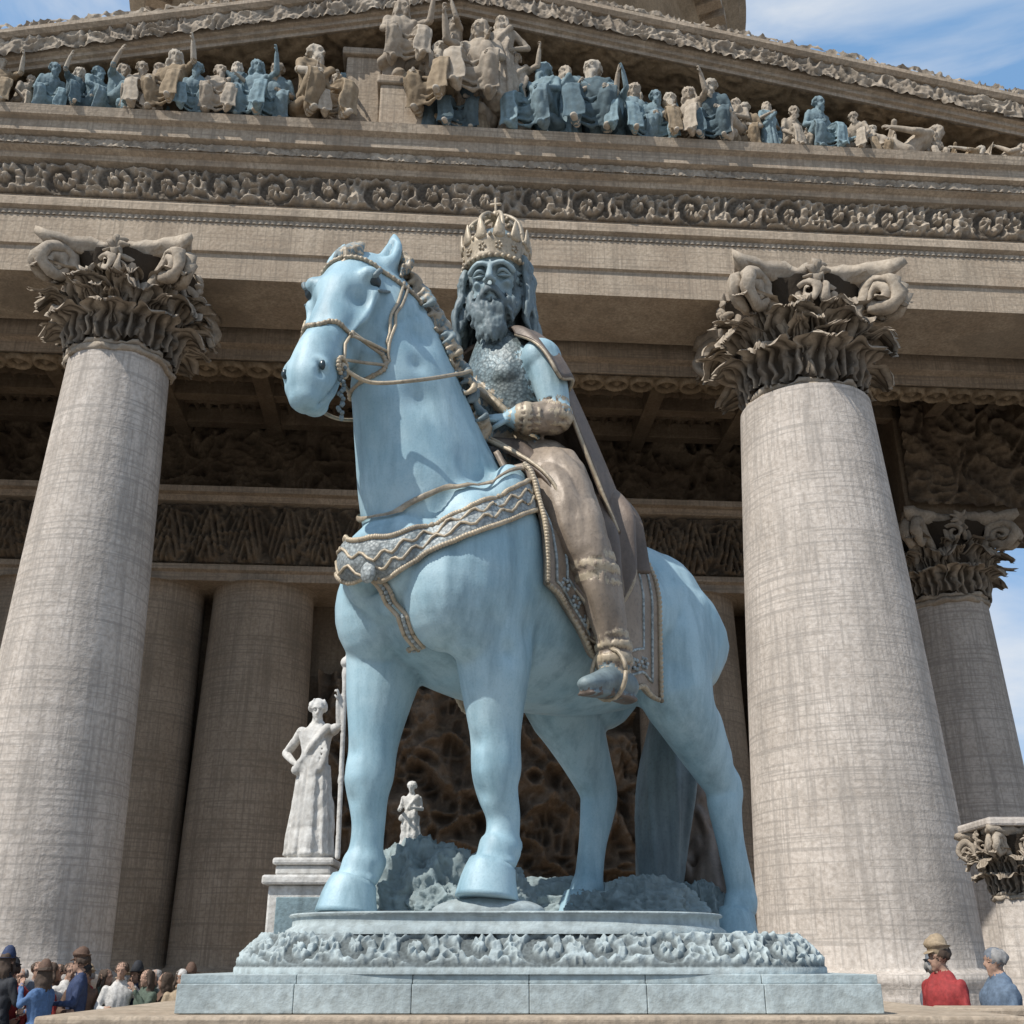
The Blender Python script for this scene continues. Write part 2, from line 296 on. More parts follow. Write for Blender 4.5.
def human(S,pose='stand',arms=('down','down'),sk=0,top=1,leg=2,hr=3,robe=False,lean=0,hy=0,hp=0,beard=False,hair='short',hat=None,hm=3,shoe=4,build=1.,step=0,rl=None):
    dz={'stand':0,'seat':-.45,'recl':-.76}[pose]; B=Matrix.Translation((0,0,.95+dz))@Matrix.Rotation(lean,4,'Y')@Matrix.Translation((0,0,-.95)); M0=S.M; S.M=M0@B; b=build
    S.loft([(0,0,.9,.17*b,.13*b),(0,0,1.05,.155*b,.115*b),(.02,0,1.25,.18*b,.13*b),(.01,0,1.38,.19*b,.115*b),(0,0,1.46,.12*b,.08*b)],top); S.loft([(-.01,0,1.44,.06),(0,0,1.56,.055)],sk)
    for k,sd in enumerate((1,-1)):
        e,h=AR[arms[k]]; e=(e[0],e[1]*sd,e[2]); h=(h[0],h[1]*sd,h[2]); sh=(0,.18*sd,1.4)
        S.loft([sh+(.07,),((e[0])*.5,(.18+abs(e[1]))*.5*sd,(1.4+e[2])*.5,.058),e+(.047,)],top); S.loft([e+(.047,),tuple((e[i]+h[i])/2 for i in range(3))+(.042,),h+(.032,)],top if not robe else sk)
        d=Vector(h)-Vector(e); hand(S,h,d,(0,sd,.3),.17,sk,.5,sd)
    head(S,(.03,0,1.64),hy,hp,.235 if not robe else .26,sk,hr,beard,hair,hat,hm); S.M=M0
    for sd in (1,-1):
        hip=(0,.09*sd,.93+dz); ky=.19 if robe else .14
        if pose=='stand': kn=(.03+step*sd*.1,.1*sd,.5); an=(-.01+step*sd*.2,.11*sd,.08); ft=(.14+step*sd*.2,.13*sd,.035)
        elif pose=='seat': kn=(.43+.05*sd,ky*sd,.5); an=(.36+.1*sd,.15*sd,.08); ft=(.5+.1*sd,.17*sd,.035)
        else: kn=(.42,.1*sd,.33+.1*sd); an=(.85,.1*sd,.08); ft=(.92,.12*sd,.16)
        S.loft([hip+(.1*b,),tuple((hip[i]+kn[i])/2 for i in range(3))+(.085*b,),kn+(.062,)],leg); S.loft([kn+(.062,),tuple((kn[i]*.6+an[i]*.4) for i in range(3))+(.06,),an+(.042,)],leg)
        S.loft([(an[0]-.03,an[1],an[2]-.03,.04),ft+(.04,.03)],shoe)
        if robe and pose=='seat':
            S.loft([(.05,.1*sd,.5,.11),(kn[0]-.02,kn[1],.51,.085),(kn[0]+.02,kn[1],.36,.07),(an[0]+.02,an[1]*1.1,.1,.085)],leg)
            for i in range(7):
                o=(i/6-.5)*.17; S.loft([(.12,.1*sd+o*.8,.6,.012),(kn[0],kn[1]+o,.585-abs(o)*.4,.018),(kn[0]+.085-abs(o)*.3,kn[1]+o,.42,.02),(an[0]+.08,an[1]*1.1+o*1.2,.22,.02),(an[0]+.09,an[1]*1.1+o*1.4,.07,.016)],leg,6,2)
    if robe:
        rr=random.Random(int(lean*10)+len(arms[0]))
        if pose=='stand': S.loft([(0,0,1.0,.16,.13),(0,0,.6,.21,.17),(0.02,0,.05,.25,.22)],leg)
        elif pose=='seat':
            for k in range(5): z=.5-.085*k; S.loft([(.36,-.17,z,.02),(.38-.01*k,0,z-.09,.026),(.4,.17,z,.02)],leg,6,2)
            S.loft([(.3,-.1,.3,.1),(.3,.1,.3,.1)],leg)
        else: S.loft([(-.05,0,.2,.2,.14),(.4,0,.25,.16,.12),(.85,0,.12,.13,.08)],leg)
        S.loft([(.12,.16,1.42+dz,.05),(.15,0,1.2+dz,.045),(.1,-.18,.95+dz,.05)],top)
        for i in range(26):
            a=rr.uniform(0,6.28); c_,s_=math.cos(a),math.sin(a)
            if pose=='stand': S.loft([(.14*c_,.17*s_,1.0,.018),(.18*c_,.21*s_,.6,.03),(.24*c_,.27*s_,.05,.026)],leg,6,2)
            if i<14: y=rr.uniform(-.15,.15); S.loft([(.1,y-.06,1.4+dz,.012),(.15,y+.04,1.15+dz,.018),(.13,y-.03,.95+dz,.016)],top,6,2)
# ------------------------------------------------------------ camera, light, sky
cam=bpy.data.cameras.new('camera'); co=bpy.data.objects.new('camera',cam); scn.collection.objects.link(co); scn.camera=co
co.location=(0,0,0); co.rotation_euler=(rad(90+22.7),0,0); cam.lens=37.7; cam.sensor_width=36; cam.clip_end=2000
el=rad(50); az=rad(231)
sun=bpy.data.lights.new('sun','SUN'); so=bpy.data.objects.new('sun',sun); scn.collection.objects.link(so); sun.energy=5; sun.angle=rad(.5); sun.color=(1,.955,.885)
ds=Vector((math.sin(az)*math.cos(el),math.cos(az)*math.cos(el),math.sin(el))); so.rotation_euler=ds.to_track_quat('Z','Y').to_euler()
w=bpy.data.worlds.new('World'); scn.world=w; w.use_nodes=True; nt=w.node_tree; bg=nt.nodes['Background']
sky=nt.nodes.new('ShaderNodeTexSky'); sky.sky_type='NISHITA'; sky.sun_disc=False; sky.sun_elevation=el; sky.sun_rotation=az
tc=nt.nodes.new('ShaderNodeTexCoord'); mp=nt.nodes.new('ShaderNodeMapping'); mp.inputs['Scale'].default_value=(1.3,1.3,3.2); nt.links.new(tc.outputs['Generated'],mp.inputs[0])
cn=nt.nodes.new('ShaderNodeTexNoise'); cn.inputs['Scale'].default_value=2.6; cn.inputs['Detail'].default_value=7; cn.inputs['Roughness'].default_value=.55; cn.inputs['Distortion'].default_value=.4; nt.links.new(mp.outputs[0],cn.inputs[0])
cr=ramp(nt,cn.outputs[0],.42,.66,(0,0,0,1),(.9,.9,.9,1)); hz=mixc(nt,.65,sky.outputs[0],(2.2,4.3,7.4)); c=mixc(nt,cr.outputs[0],hz,(7.0,7.2,7.4)); nt.links.new(c,bg.inputs[0]); bg.inputs[1].default_value=.118
scn.view_settings.view_transform='Standard'; scn.view_settings.look='None'; scn.view_settings.exposure=0
G=-1.6
PAVE=stone('paving',(.36,.33,.30),(.28,.26,.23),0)
obj('ground',mesh('ground',[(-400,-300,G),(400,-300,G),(400,500,G),(-400,500,G)],[[0,1,2,3]],PAVE,False))
# ------------------------------------------------------------ TEMPLE
T=empty('neoclassical_temple',(0,18.6,0),math.atan(.075))
FL=G+.45; TOP=12.69
boxes('stylobate_steps',[(-18,16,-2.9,20,G,G+.15),(-17.6,15.6,-2.5,20,G+.15,G+.3),(-17.2,15.2,-2.1,20,G+.3,FL)],STONE2,T,.02)
prism('entablature',[(1.8,12.7),(0,12.7),(0,13.3),(-.06,13.33),(-.06,14.15),(-.16,14.2),(-.16,14.38),(-.08,14.46),(0,14.5),(0,15.34),(-.16,15.38),(-.2,15.5),(-.34,15.56),(-.34,15.78),(-.48,15.83),(-.48,16.1),(-.6,16.16),(-.64,16.37),(1.8,16.37)],[-17,15.5],STONE2,T)
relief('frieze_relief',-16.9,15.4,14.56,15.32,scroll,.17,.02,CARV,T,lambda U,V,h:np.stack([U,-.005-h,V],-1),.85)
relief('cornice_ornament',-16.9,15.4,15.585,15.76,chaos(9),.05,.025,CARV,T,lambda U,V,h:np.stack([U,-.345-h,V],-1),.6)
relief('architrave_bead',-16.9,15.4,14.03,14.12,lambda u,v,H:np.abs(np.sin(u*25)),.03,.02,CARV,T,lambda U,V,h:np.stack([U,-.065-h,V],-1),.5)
XA,ZA=-1.2,20.1
zo=lambda x:ZA-(.25 if x<XA else .205)*abs(x-XA)
zn=lambda u:ZA-np.where(u<XA,.25,.205)*np.abs(u-XA)
prism('raking_cornice',[(1.4,0),(-.12,0),(-.12,.1),(-.2,.12),(-.2,.22),(-.28,.24),(-.28,.68),(-.4,.7),(-.48,.78),(-.48,.88),(1.4,.88)],[-17,XA,15.6],STONE2,T,zo)
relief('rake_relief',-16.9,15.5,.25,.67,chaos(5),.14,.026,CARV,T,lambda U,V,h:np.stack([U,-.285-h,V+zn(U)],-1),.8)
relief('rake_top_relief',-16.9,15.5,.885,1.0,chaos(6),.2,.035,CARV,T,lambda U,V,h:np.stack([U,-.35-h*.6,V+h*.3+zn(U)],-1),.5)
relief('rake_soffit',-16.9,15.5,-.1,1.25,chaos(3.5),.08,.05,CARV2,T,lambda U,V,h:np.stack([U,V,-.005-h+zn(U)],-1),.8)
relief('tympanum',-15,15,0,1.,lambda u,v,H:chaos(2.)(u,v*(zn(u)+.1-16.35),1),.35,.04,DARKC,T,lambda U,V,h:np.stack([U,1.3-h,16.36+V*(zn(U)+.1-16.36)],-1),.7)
zr=lambda x:zo(x)+.8
obj('roof',mesh('roof',[(-17.2,-.1,zr(-17.2)),(XA,-.1,zr(XA)),(15.7,-.1,zr(15.7)),(-17.2,40,zr(-17.2)),(XA,40,zr(XA)),(15.7,40,zr(15.7)),(-17.2,40,13.7),(15.7,40,13.7),(-17.2,1.9,13.7),(15.7,1.9,13.7)],[[0,3,4,1],[1,4,5,2],[3,6,7,5,4],[0,8,6,3],[2,5,7,9]],STONE2,False),T)
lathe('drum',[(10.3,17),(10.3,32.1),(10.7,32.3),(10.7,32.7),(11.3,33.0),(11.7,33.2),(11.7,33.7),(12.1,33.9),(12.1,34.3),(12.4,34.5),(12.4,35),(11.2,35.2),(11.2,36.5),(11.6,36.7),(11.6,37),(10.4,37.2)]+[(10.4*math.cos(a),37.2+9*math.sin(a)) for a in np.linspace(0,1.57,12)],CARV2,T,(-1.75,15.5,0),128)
LL=[[((r)*math.cos(a+t),r*math.sin(a+t),z) for z in (32.6,33.1) for r,t in ((10.6,-.02),(11.6,-.02),(11.6,.02),(10.6,.02))] for a in np.linspace(0,2*math.pi,90,endpoint=False)]
obj('drum_modillions',mesh('dm',[p for q in LL for p in q],[[8*i+k for k in q] for i in range(len(LL)) for q in ((3,2,1,0),(4,5,6,7),(0,1,5,4),(1,2,6,5),(2,3,7,6),(3,0,4,7))],STONE2,False),T,(-1.75,15.5,0))
def make_capital():
    V=[];F=[];shades=[]
    def bell(z): t=max(0,min(1,z/2)); return .93+.1*t+.34*t**4
    def add(P,nu,nv,wrap=False,g=None):
        o=len(V); V.extend([list(p) for p in P]); F.extend(gridf(nu,nv,o,wrap)); shades.extend(g if g is not None else [0.]*len(P))
    zs=np.linspace(0,1.95,14); n=64
    add([((bell(z)-.05)*math.cos(2*math.pi*i/n),(bell(z)-.05)*math.sin(2*math.pi*i/n),z) for i in range(n) for z in zs],n,14,True,[.95]*(n*14))  # bell behind the leaves carries painted shade
    for zz,rr in ((0,.07),(.12,.05)):
        add([((.93+rr*math.cos(b))*math.cos(2*math.pi*i/n),(.93+rr*math.cos(b))*math.sin(2*math.pi*i/n),zz+rr*math.sin(b)) for i in range(n) for b in np.linspace(-1.6,1.6,8)],n,8,True)
    def leaf(a0,z0,h,wd,out):
        nu,nv=19,30; P=[];g=[]; ph=random.uniform(0,6)
        for i in range(nu):
            s=(i/(nu-1)-.5)*2
            for j in range(nv):
                t=j/(nv-1); wdt=wd*(.62+.5*math.sin(min(t*1.15,1)*math.pi*.8)**1.2)*(1-max(0,t-.8)*3.2)*(1+.2*abs(math.sin(t*15+ph)))
                c=max(0,t-.62); z=z0+h*(t-3.3*c*c*(1+.15*math.sin(ph))); r=bell(min(z,1.9))+.07+.1*t+out*(c*2.1+3*c*c)
                rib=.05*math.cos(s*11+t*3*np.sign(s))-.09*abs(s)**2*(1 if t<.6 else -.6); r+=rib+.04*math.sin(t*15+ph)*abs(s)
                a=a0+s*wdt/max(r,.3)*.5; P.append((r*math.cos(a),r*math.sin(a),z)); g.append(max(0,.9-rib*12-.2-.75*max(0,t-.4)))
        add(P,nu,nv,False,np.clip(g,0,.92))  # leaf hollows and roots shaded in colour, curled tips left clear
    for k in range(8): leaf(k*math.pi/4,.12,.95,.78,.32)
    for k in range(8): leaf((k+.5)*math.pi/4,.2,1.5,.72,.36)
    for k in range(12): leaf((k+.5)*math.pi/6,.75,1.0,.34,.26)
    for k in range(14): leaf(random.uniform(0,6.28),random.uniform(.4,1.1),random.uniform(.4,.7),.28,random.uniform(.3,.5))
    def tubes(path,rr):
        P=[];m=8; path=[Vector(p) for p in path]
        for i,p in enumerate(path):
            t=(path[min(i+1,len(path)-1)]-path[max(i-1,0)]).normalized(); a=t.orthogonal().normalized() if i==0 else (pa-t*pa.dot(t)).normalized(); pa=a; b=t.cross(a)
            for k in range(m+1): th=2*math.pi*k/m; P.append(p+a*(rr[i]*math.cos(th))+b*(rr[i]*math.sin(th)))
        add(P,len(path),m+1)
    for k in range(4):
        a=math.pi/4+k*math.pi/2; e=Vector((math.cos(a),math.sin(a),0)); q=Vector((-e.y,e.x,0))
        for sd in (-1,1):
            pth=[e*1.0+q*.28*sd+Vector((0,0,.9)),e*1.12+q*.22*sd+Vector((0,0,1.3)),e*1.3+q*.12*sd+Vector((0,0,1.66))]; rr=[.08,.11,.125]
            for i in range(34):
                th=2.4-i*.36; r=.36*(1-i/36); pth.append(e*(1.6+r*math.cos(th))+q*(.12*sd)+Vector((0,0,1.58+r*math.sin(th)))); rr.append(.125*(1-i/60))
            tubes(pth,rr)
            pth=[e*.98+q*.45*sd+Vector((0,0,1.)),e*1.0+q*.62*sd+Vector((0,0,1.4))]; rr=[.06,.07]
            for i in range(22):
                th=2.6-i*.38; r=.22*(1-i/24); pth.append(e*(.95)+q*sd*(.72+r*math.cos(th))+Vector((0,0,1.62+r*math.sin(th)))); rr.append(.075*(1-i/40))
            tubes(pth,rr)
        leaf(a,1.0,.75,.5,.6)
    ang=np.linspace(0,2*math.pi,97)[:-1]; P=[]
    for th in ang:
        c=max(abs(math.cos(th)),abs(math.sin(th))); d=min(abs(math.cos(th)),abs(math.sin(th)))/c; R=(1.14+.32*d**2.2)/c
        for m_,z in ((.0,1.93),(.9,1.93),(.93,2.0),(1,2.06),(1,2.2),(.0,2.2)): P.append((R*m_*math.cos(th),R*m_*math.sin(th),z))
    add(P,96,6,True)
    for k in range(4):
        a=k*math.pi/2
        for j in range(7):
            b=j*2*math.pi/7; c0=Vector((math.cos(a),math.sin(a),0))*1.22; qq=Vector((-math.sin(a),math.cos(a),0))
            tubes([c0+Vector((0,0,2.0)),c0*1.05+qq*.13*math.cos(b)+Vector((0,0,2.0+.13*math.sin(b))),c0*1.02+qq*.24*math.cos(b)+Vector((0,0,2.0+.24*math.sin(b)))],[.05,.08,.02])
    v=np.array(V); v+= (np.stack([vn(v*6),vn(v*6+7),vn(v*6+13)],1)-.5)*.14
    return mesh('capital',v,F,CARV,True,g=shades)
CAP=make_capital()
def column(x,y,r,top,s,mat=STONE,cap=True,zb=FL,rt=None):
    rt=rt or .93*s; H=2.2*s; zt=top-(H if cap else 0)
    prof=[(r*1.28,zb+.0),(r*1.28,zb+.3),(r*1.3,zb+.32),(r*1.34,zb+.45),(r*1.26,zb+.6),(r*1.12,zb+.64),(r*1.1,zb+.75),(r*1.18,zb+.82),(r*1.16,zb+.95),(r*1.03,zb+1.0)]
    if r>1.65: prof=[(min(q,r*1.12),z) for q,z in prof]
    for i in range(21):
        t=i/20; prof.append((r+(rt-r)*t**1.25,zb+1.05+(zt-zb-1.05)*t))
    if not cap: prof+=[(rt*1.08,zt-.02),(rt*1.08,zt)]
    lathe('column_shaft',prof,mat,T,(x,y,0))
    if cap: obj('corinthian_capital',CAP,T,(x,y,zt),random.choice((0,math.pi/2)),s)
column(-7.6,0,1.28,TOP,1.0)
column(5.88,0,1.78,TOP,1.18,rt=1.27)
column(-14.9,0,1.3,TOP,1.02); column(14.2,0,1.3,TOP,1.0)
ZI=-.6
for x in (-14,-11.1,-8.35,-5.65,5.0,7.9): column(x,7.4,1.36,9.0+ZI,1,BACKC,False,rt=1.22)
column(11.6,6.6,1.2,10.4,1.0)
column(17.0,6.6,1.18,10.4,.96)
boxes('side_beam',[(10.4,18.2,5.6,7.8,10.4,13.6)],DARKC,T)
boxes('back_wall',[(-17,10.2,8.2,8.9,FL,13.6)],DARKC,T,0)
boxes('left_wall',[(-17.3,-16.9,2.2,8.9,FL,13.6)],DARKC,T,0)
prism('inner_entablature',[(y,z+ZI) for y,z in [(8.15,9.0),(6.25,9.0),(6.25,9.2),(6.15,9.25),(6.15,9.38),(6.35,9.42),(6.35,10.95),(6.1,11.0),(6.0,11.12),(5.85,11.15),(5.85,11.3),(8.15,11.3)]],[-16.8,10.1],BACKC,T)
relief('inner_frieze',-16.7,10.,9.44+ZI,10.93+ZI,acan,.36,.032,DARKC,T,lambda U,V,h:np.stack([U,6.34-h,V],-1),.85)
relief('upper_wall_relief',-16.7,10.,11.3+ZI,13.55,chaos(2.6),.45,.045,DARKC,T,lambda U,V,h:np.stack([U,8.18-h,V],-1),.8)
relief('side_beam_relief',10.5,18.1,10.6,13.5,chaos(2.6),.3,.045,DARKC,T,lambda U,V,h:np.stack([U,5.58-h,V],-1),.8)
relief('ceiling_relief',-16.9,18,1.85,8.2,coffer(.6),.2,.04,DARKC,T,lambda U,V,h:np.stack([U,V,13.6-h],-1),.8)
prism('inner_architrave',[(2.1,13.6),(2.1,12.5),(2.3,12.45),(2.3,12.2),(3.0,12.2),(3.0,13.6)],[-16.8,18],BACKC,T)
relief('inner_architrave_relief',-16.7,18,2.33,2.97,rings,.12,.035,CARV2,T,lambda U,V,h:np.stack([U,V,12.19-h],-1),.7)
boxes('ceiling_ribs',[(x,x+.4,3.0,8.15,13.05,13.55) for x in np.arange(-15.8,18,2.45)]+[(-16.8,18,y,y+.35,13.09,13.53) for y in (4.2,5.6,7.1)],DARKC,T,.02)
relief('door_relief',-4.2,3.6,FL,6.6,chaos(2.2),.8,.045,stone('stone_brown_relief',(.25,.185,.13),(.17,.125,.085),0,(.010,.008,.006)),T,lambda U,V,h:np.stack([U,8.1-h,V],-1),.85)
def figmesh(i):
    S=Sc(); kw=[dict(pose='seat',arms=('fwd','knee'),robe=True,beard=True,hair='short'),dict(pose='stand',arms=('hip','fwd'),robe=True,hair='long',beard=True),dict(pose='recl',arms=('knee','fwd'),robe=True,lean=-.9,hp=.5,hair='long'),dict(pose='seat',arms=('up','knee'),robe=True,hair='long',lean=.1),dict(pose='stand',arms=('up','hip'),robe=True,hair='short'),dict(pose='seat',arms=('knee','fwd'),robe=True,lean=.35,hp=-.1,hair='short',beard=True)][i]
    S.noise={1:((11,11,5),.02),2:((10,10,5),.02),3:((25,25,12),.02)}
    human(S,sk=0,top=1,leg=2,hr=3,shoe=0,build=1.15,hy=[.3,-.2,.6,.4,-.3,.2][i],**kw)
    if kw['pose']=='seat':
        S.loft([(-.1,0,.02,.2,.14),(-.08,0,.42,.17,.14)],2)
        for k in range(6): S.ell((-.05+.1*math.cos(k*1.3),.2*math.sin(k*1.1),.06+.05*k),(.12,.1,.08),2)
    return S.bake('pediment_figure',[CARV]*4,.0145,1)
FM=[figmesh(i) for i in range(6)]
def recol(m,a,b):
    c_=m.copy()
    for k,mm in enumerate((a,b,b,a)): c_.materials[k]=mm
    return c_
CARV3=stone('stone_carved_pale',(.56,.50,.42),(.42,.37,.30),0,(.05,.04,.03))
DKT=stone('stone_verdigris_dark',(.13,.19,.22),(.10,.13,.14),0,(.02,.025,.03))
FT=[recol(m,TEALST,TEALST) for m in FM]; FB=[recol(m,CARV3,CARV2) for m in FM]; FX=[recol(m,CARV3,DKT) for m in FM]; FY=[recol(m,CARV,TEALST) for m in FM]
figs=[(-5,0,0,.9,0),(18,3,2,1.,0),(40,5,0,.75,0),(66,5,1,.9,0),(92,3,3,.85,0),(108,0,1,1.0,0),(128,3,4,1.05,0),(150,5,0,.95,0),(166,0,0,1.1,0),(184,3,2,1.2,0),(206,5,1,.95,0),(226,0,0,1.05,0),(242,1,3,.85,0),(262,3,1,1.15,0),(284,5,4,1.1,0),(316,0,2,1.5,0),(338,3,0,1.0,0),(398,3,0,1.35,1.5),(412,5,0,1.,1.4),(440,0,2,1.5,.3),(430,1,3,1.0,0),(456,1,0,1.1,0),(476,4,2,1.05,0),(452,4,0,1.1,1.2),(480,3,0,1.6,.6),(500,1,0,1.2,.9),(466,5,3,1.2,0),(514,4,0,1.1,.2),(543,0,1,1.45,0),(566,1,4,1.1,0),(594,0,3,1.6,0),(612,3,1,1.1,0),(634,3,4,1.2,0),(652,5,1,1.0,0),(672,0,2,1.1,0),(694,3,0,1.15,0),(716,5,3,1.15,0),(738,0,0,1.0,0),(752,5,2,.9,0),(770,1,4,.75,0),(792,5,0,.9,0),(815,5,1,1.0,0),(838,2,1,.9,0),(862,5,0,.8,0),(880,0,2,.75,0),(905,2,0,1.3,0),(940,5,0,.6,0),(965,2,2,.8,0),(1005,2,0,.95,0)]
ALL=[FM,FT,FB,FX,FY]
for i,(px,k,tl,s,dz) in enumerate(figs):
    x=(px-512)*.0224; yaw=-math.pi/2+random.uniform(-.7,.7)+(.5 if px<420 else -.3)
    if k==2: yaw=math.pi if px>500 else 0
    s*=1.24
    obj('pediment_figure',ALL[tl][k],T,(x,-.1+random.uniform(-.1,.12)-(.1 if dz else 0),16.37+dz),yaw,(s,s*(1 if i%2 else -1),s))
for i in range(56):
    px=random.uniform(-10,860); k=random.choice((0,1,1,3,4,5)); s=random.uniform(.8,1.05)*(1.2 if 180<px<720 else .85)
    if 345<px<430: continue
    obj('pediment_figure',random.choice(ALL)[k],T,((px-512)*.0224,random.uniform(.35,.8),16.37),-1.57+random.uniform(-1,1),(s,s*random.choice((1,-1)),s))
boxes('pediment_throne',[(-3.75,-2.95,.2,1.2,16.37,19.0),(-3.85,-2.85,.1,1.25,19.0,19.2),(-2.9,-1.95,-.45,1.2,16.37,17.6),(-2.98,-1.87,-.52,1.2,17.6,17.82),(-.25,.2,.3,1.2,16.37,18.8),(-1.85,-.3,.4,1.2,16.37,16.9)],STONE2,T,.04)
def drape(name,fn,nu,nv,mat,parent,th=.03):
    v=[fn(i/(nu-1),j/(nv-1)) for i in range(nu) for j in range(nv)]
    o=obj(name,mesh(name,v,gridf(nu,nv),mat),parent)
    if th: m=o.modifiers.new('s','SOLIDIFY'); m.thickness=th; m.offset=0
    return o
def lump(name,c,r,mat,parent,seed=0,amp=.35,k=3.,n=60):
    v=[]
    for i in range(n):
        for j in range(n//2):
            th=2*math.pi*i/n; ph=math.pi*(j+.01)/(n//2-.98); v.append((math.sin(ph)*math.cos(th),math.sin(ph)*math.sin(th),math.cos(ph)))
    v=np.array(v); q=vn(v*k+seed); q2=vn(v*k*2.7+seed); q3=vn(v*k*6+seed); h=1+amp*((1-np.abs(2*q-1))*1.2-.6+.5*(1-np.abs(2*q2-1))+.35*(1-np.abs(2*q3-1)))
    v=v*h[:,None]*np.array(r)+np.array(c)
    return obj(name,mesh(name,v,gridf(n,n//2,0,True),mat,True,g=np.clip(1.2-h,0,.7)),parent)  # hollows of the lump get shade painted in the colour
# ------------------------------------------------------------ EQUESTRIAN STATUE
E=empty('equestrian_statue',(.24,9.92,.34),math.atan2(-.742,-.67))
S=Sc(); S.snap=True
S.loft([(1.8,0,2.74,.56,.5),(1.62,0,2.74,.76,.76),(1.35,0,2.8,.86,.98),(.9,0,2.84,.88,1.07),(.3,0,2.8,.9,1.03),(-.4,0,2.8,.9,.97),(-1.0,0,2.88,.86,.92),(-1.45,0,2.95,.84,.87),(-1.85,0,2.9,.7,.78),(-2.12,0,2.85,.45,.55)],0,28,3,ref=(0,1,0))
S.loft([(1.1,0,3.05,.68,.9),(1.38,0,3.5,.58,.8),(1.56,-.02,3.95,.48,.7),(1.72,-.05,4.45,.41,.61),(1.88,-.1,4.95,.36,.53),(2.04,-.19,5.35,.32,.44),(2.16,-.25,5.6,.27,.32)],0,24,3,ref=(0,1,0))
S.loft([(.5,0,3.85,.25,.2),(1.0,0,4.0,.22,.25),(1.3,0,4.3,.16,.22)],0)
for y in (1,-1):
    S.ell((1.4,.54*y,2.65),(.5,.35,.8),0); S.ell((1.64,.42*y,2.5),(.38,.38,.54),0); S.ell((1.1,.64*y,3.0),(.4,.26,.75),0)
    S.ell((-1.5,.42*y,2.78),(.64,.48,.88),0)
def foreleg(y,x0,xf,z0):
    S.loft([(x0,y*.92,2.75,.38,.5),(x0-.02,y,2.2,.31,.41),(x0+(xf-x0)*.3,y,1.75,.26,.31),(x0+(xf-x0)*.55,y,1.35,.195,.225),(x0+(xf-x0)*.72,y,1.08,.195,.215),(x0+(xf-x0)*.78,y,.92,.165,.185),(xf-.06,y,.72,.13,.15),(xf-.05,y,.5+z0*.5,.125,.15),(xf-.03,y,.38+z0,.16,.185),(xf+.05,y,.25+z0,.14,.155)],0,18,3,ref=(0,1,0))
    S.ell((x0+(xf-x0)*.74+.06,y,1.05),(.16,.165,.15),0); S.ell((xf-.19,y,.4+z0),(.06,.08,.08),0)
    S.dent((x0+(xf-x0)*.8+.2,y,.86),.08,.03); S.dent((x0+(xf-x0)*.6+.25,y,1.27),.08,.03)
    S.loft([(xf+.06,y,.24+z0,.175,.195),(xf+.1,y,.12+z0,.205,.23),(xf+.12,y,-.01+z0,.235,.26)],0,20,3,ref=(0,1,0),raw=True,cap=False); S.ell((xf+.05,y,.25+z0),(.2,.18,.07),0)
    S.loft([(xf-.14,y,1.0,.035),(xf-.17,y,.7,.04),(xf-.16,y,.45,.04)],0,8)
foreleg(-.5,1.46,1.62,0); foreleg(.54,1.2,1.12,.1)
def hindleg(y,xs,xh,xf,z0):
    S.loft([(xs-.35,y*.85,2.9,.44,.68),(xs,y,2.3,.38,.52),(xs-.2,y*1.03,1.95,.31,.41),((xs+xh)/2-.1,y,1.62,.23,.31),(xh,y,1.3,.165,.25),(xh+.02,y,1.12,.155,.225),(xh+(xf-xh)*.45,y,.75,.13,.16),(xf-.08,y,.42+z0,.135,.16),(xf-.06,y,.34+z0,.16,.185),(xf+.03,y,.24+z0,.14,.155)],0,18,3,ref=(0,1,0))
    S.ell((xh-.16,y,1.34),(.12,.09,.15),0); S.dent((xh-.05,y+.16*(1 if y>0 else -1),1.5),.1,.05)
    S.loft([(xf+.04,y,.24+z0,.17,.19),(xf+.08,y,.12+z0,.2,.225),(xf+.1,y,-.01+z0,.23,.255)],0,20,3,ref=(0,1,0),raw=True,cap=False); S.ell((xf+.03,y,.25+z0),(.19,.17,.07),0)
hindleg(-.55,-1.0,-1.6,-1.32,0); hindleg(.6,-1.38,-2.2,-2.3,-.15)
yw_=rad(24); hd=Vector((math.cos(yw_),math.sin(yw_),0)); sv=Vector((-math.sin(yw_),math.cos(yw_),0)); dn=.45
po=Vector((2.2,-.27,5.56)); ax=(hd*dn-Vector((0,0,math.sqrt(1-dn*dn)))); nn=hd*math.sqrt(1-dn*dn)+Vector((0,0,dn))
HL=1.07; HW=1.06
def hp(s,o=0,y=0): return po+ax*(s*HL)+nn*o*HW+sv*y*HW
L=[]
for s_,w_,d_,o_ in ((-.1,.24,.24,-.08),(.08,.31,.33,-.04),(.36,.345,.41,-.09),(.6,.3,.39,-.09),(.88,.225,.3,-.04),(1.15,.19,.25,0),(1.4,.2,.235,0),(1.6,.205,.205,-.02),(1.72,.15,.14,-.04)):
    q=hp(s_,o_); L.append((q.x,q.y,q.z,w_*HW,d_*HW))
S.loft(L,0,24,3,ref=tuple(sv))
HRt=Matrix((hd,sv,Vector((0,0,1)))).transposed()
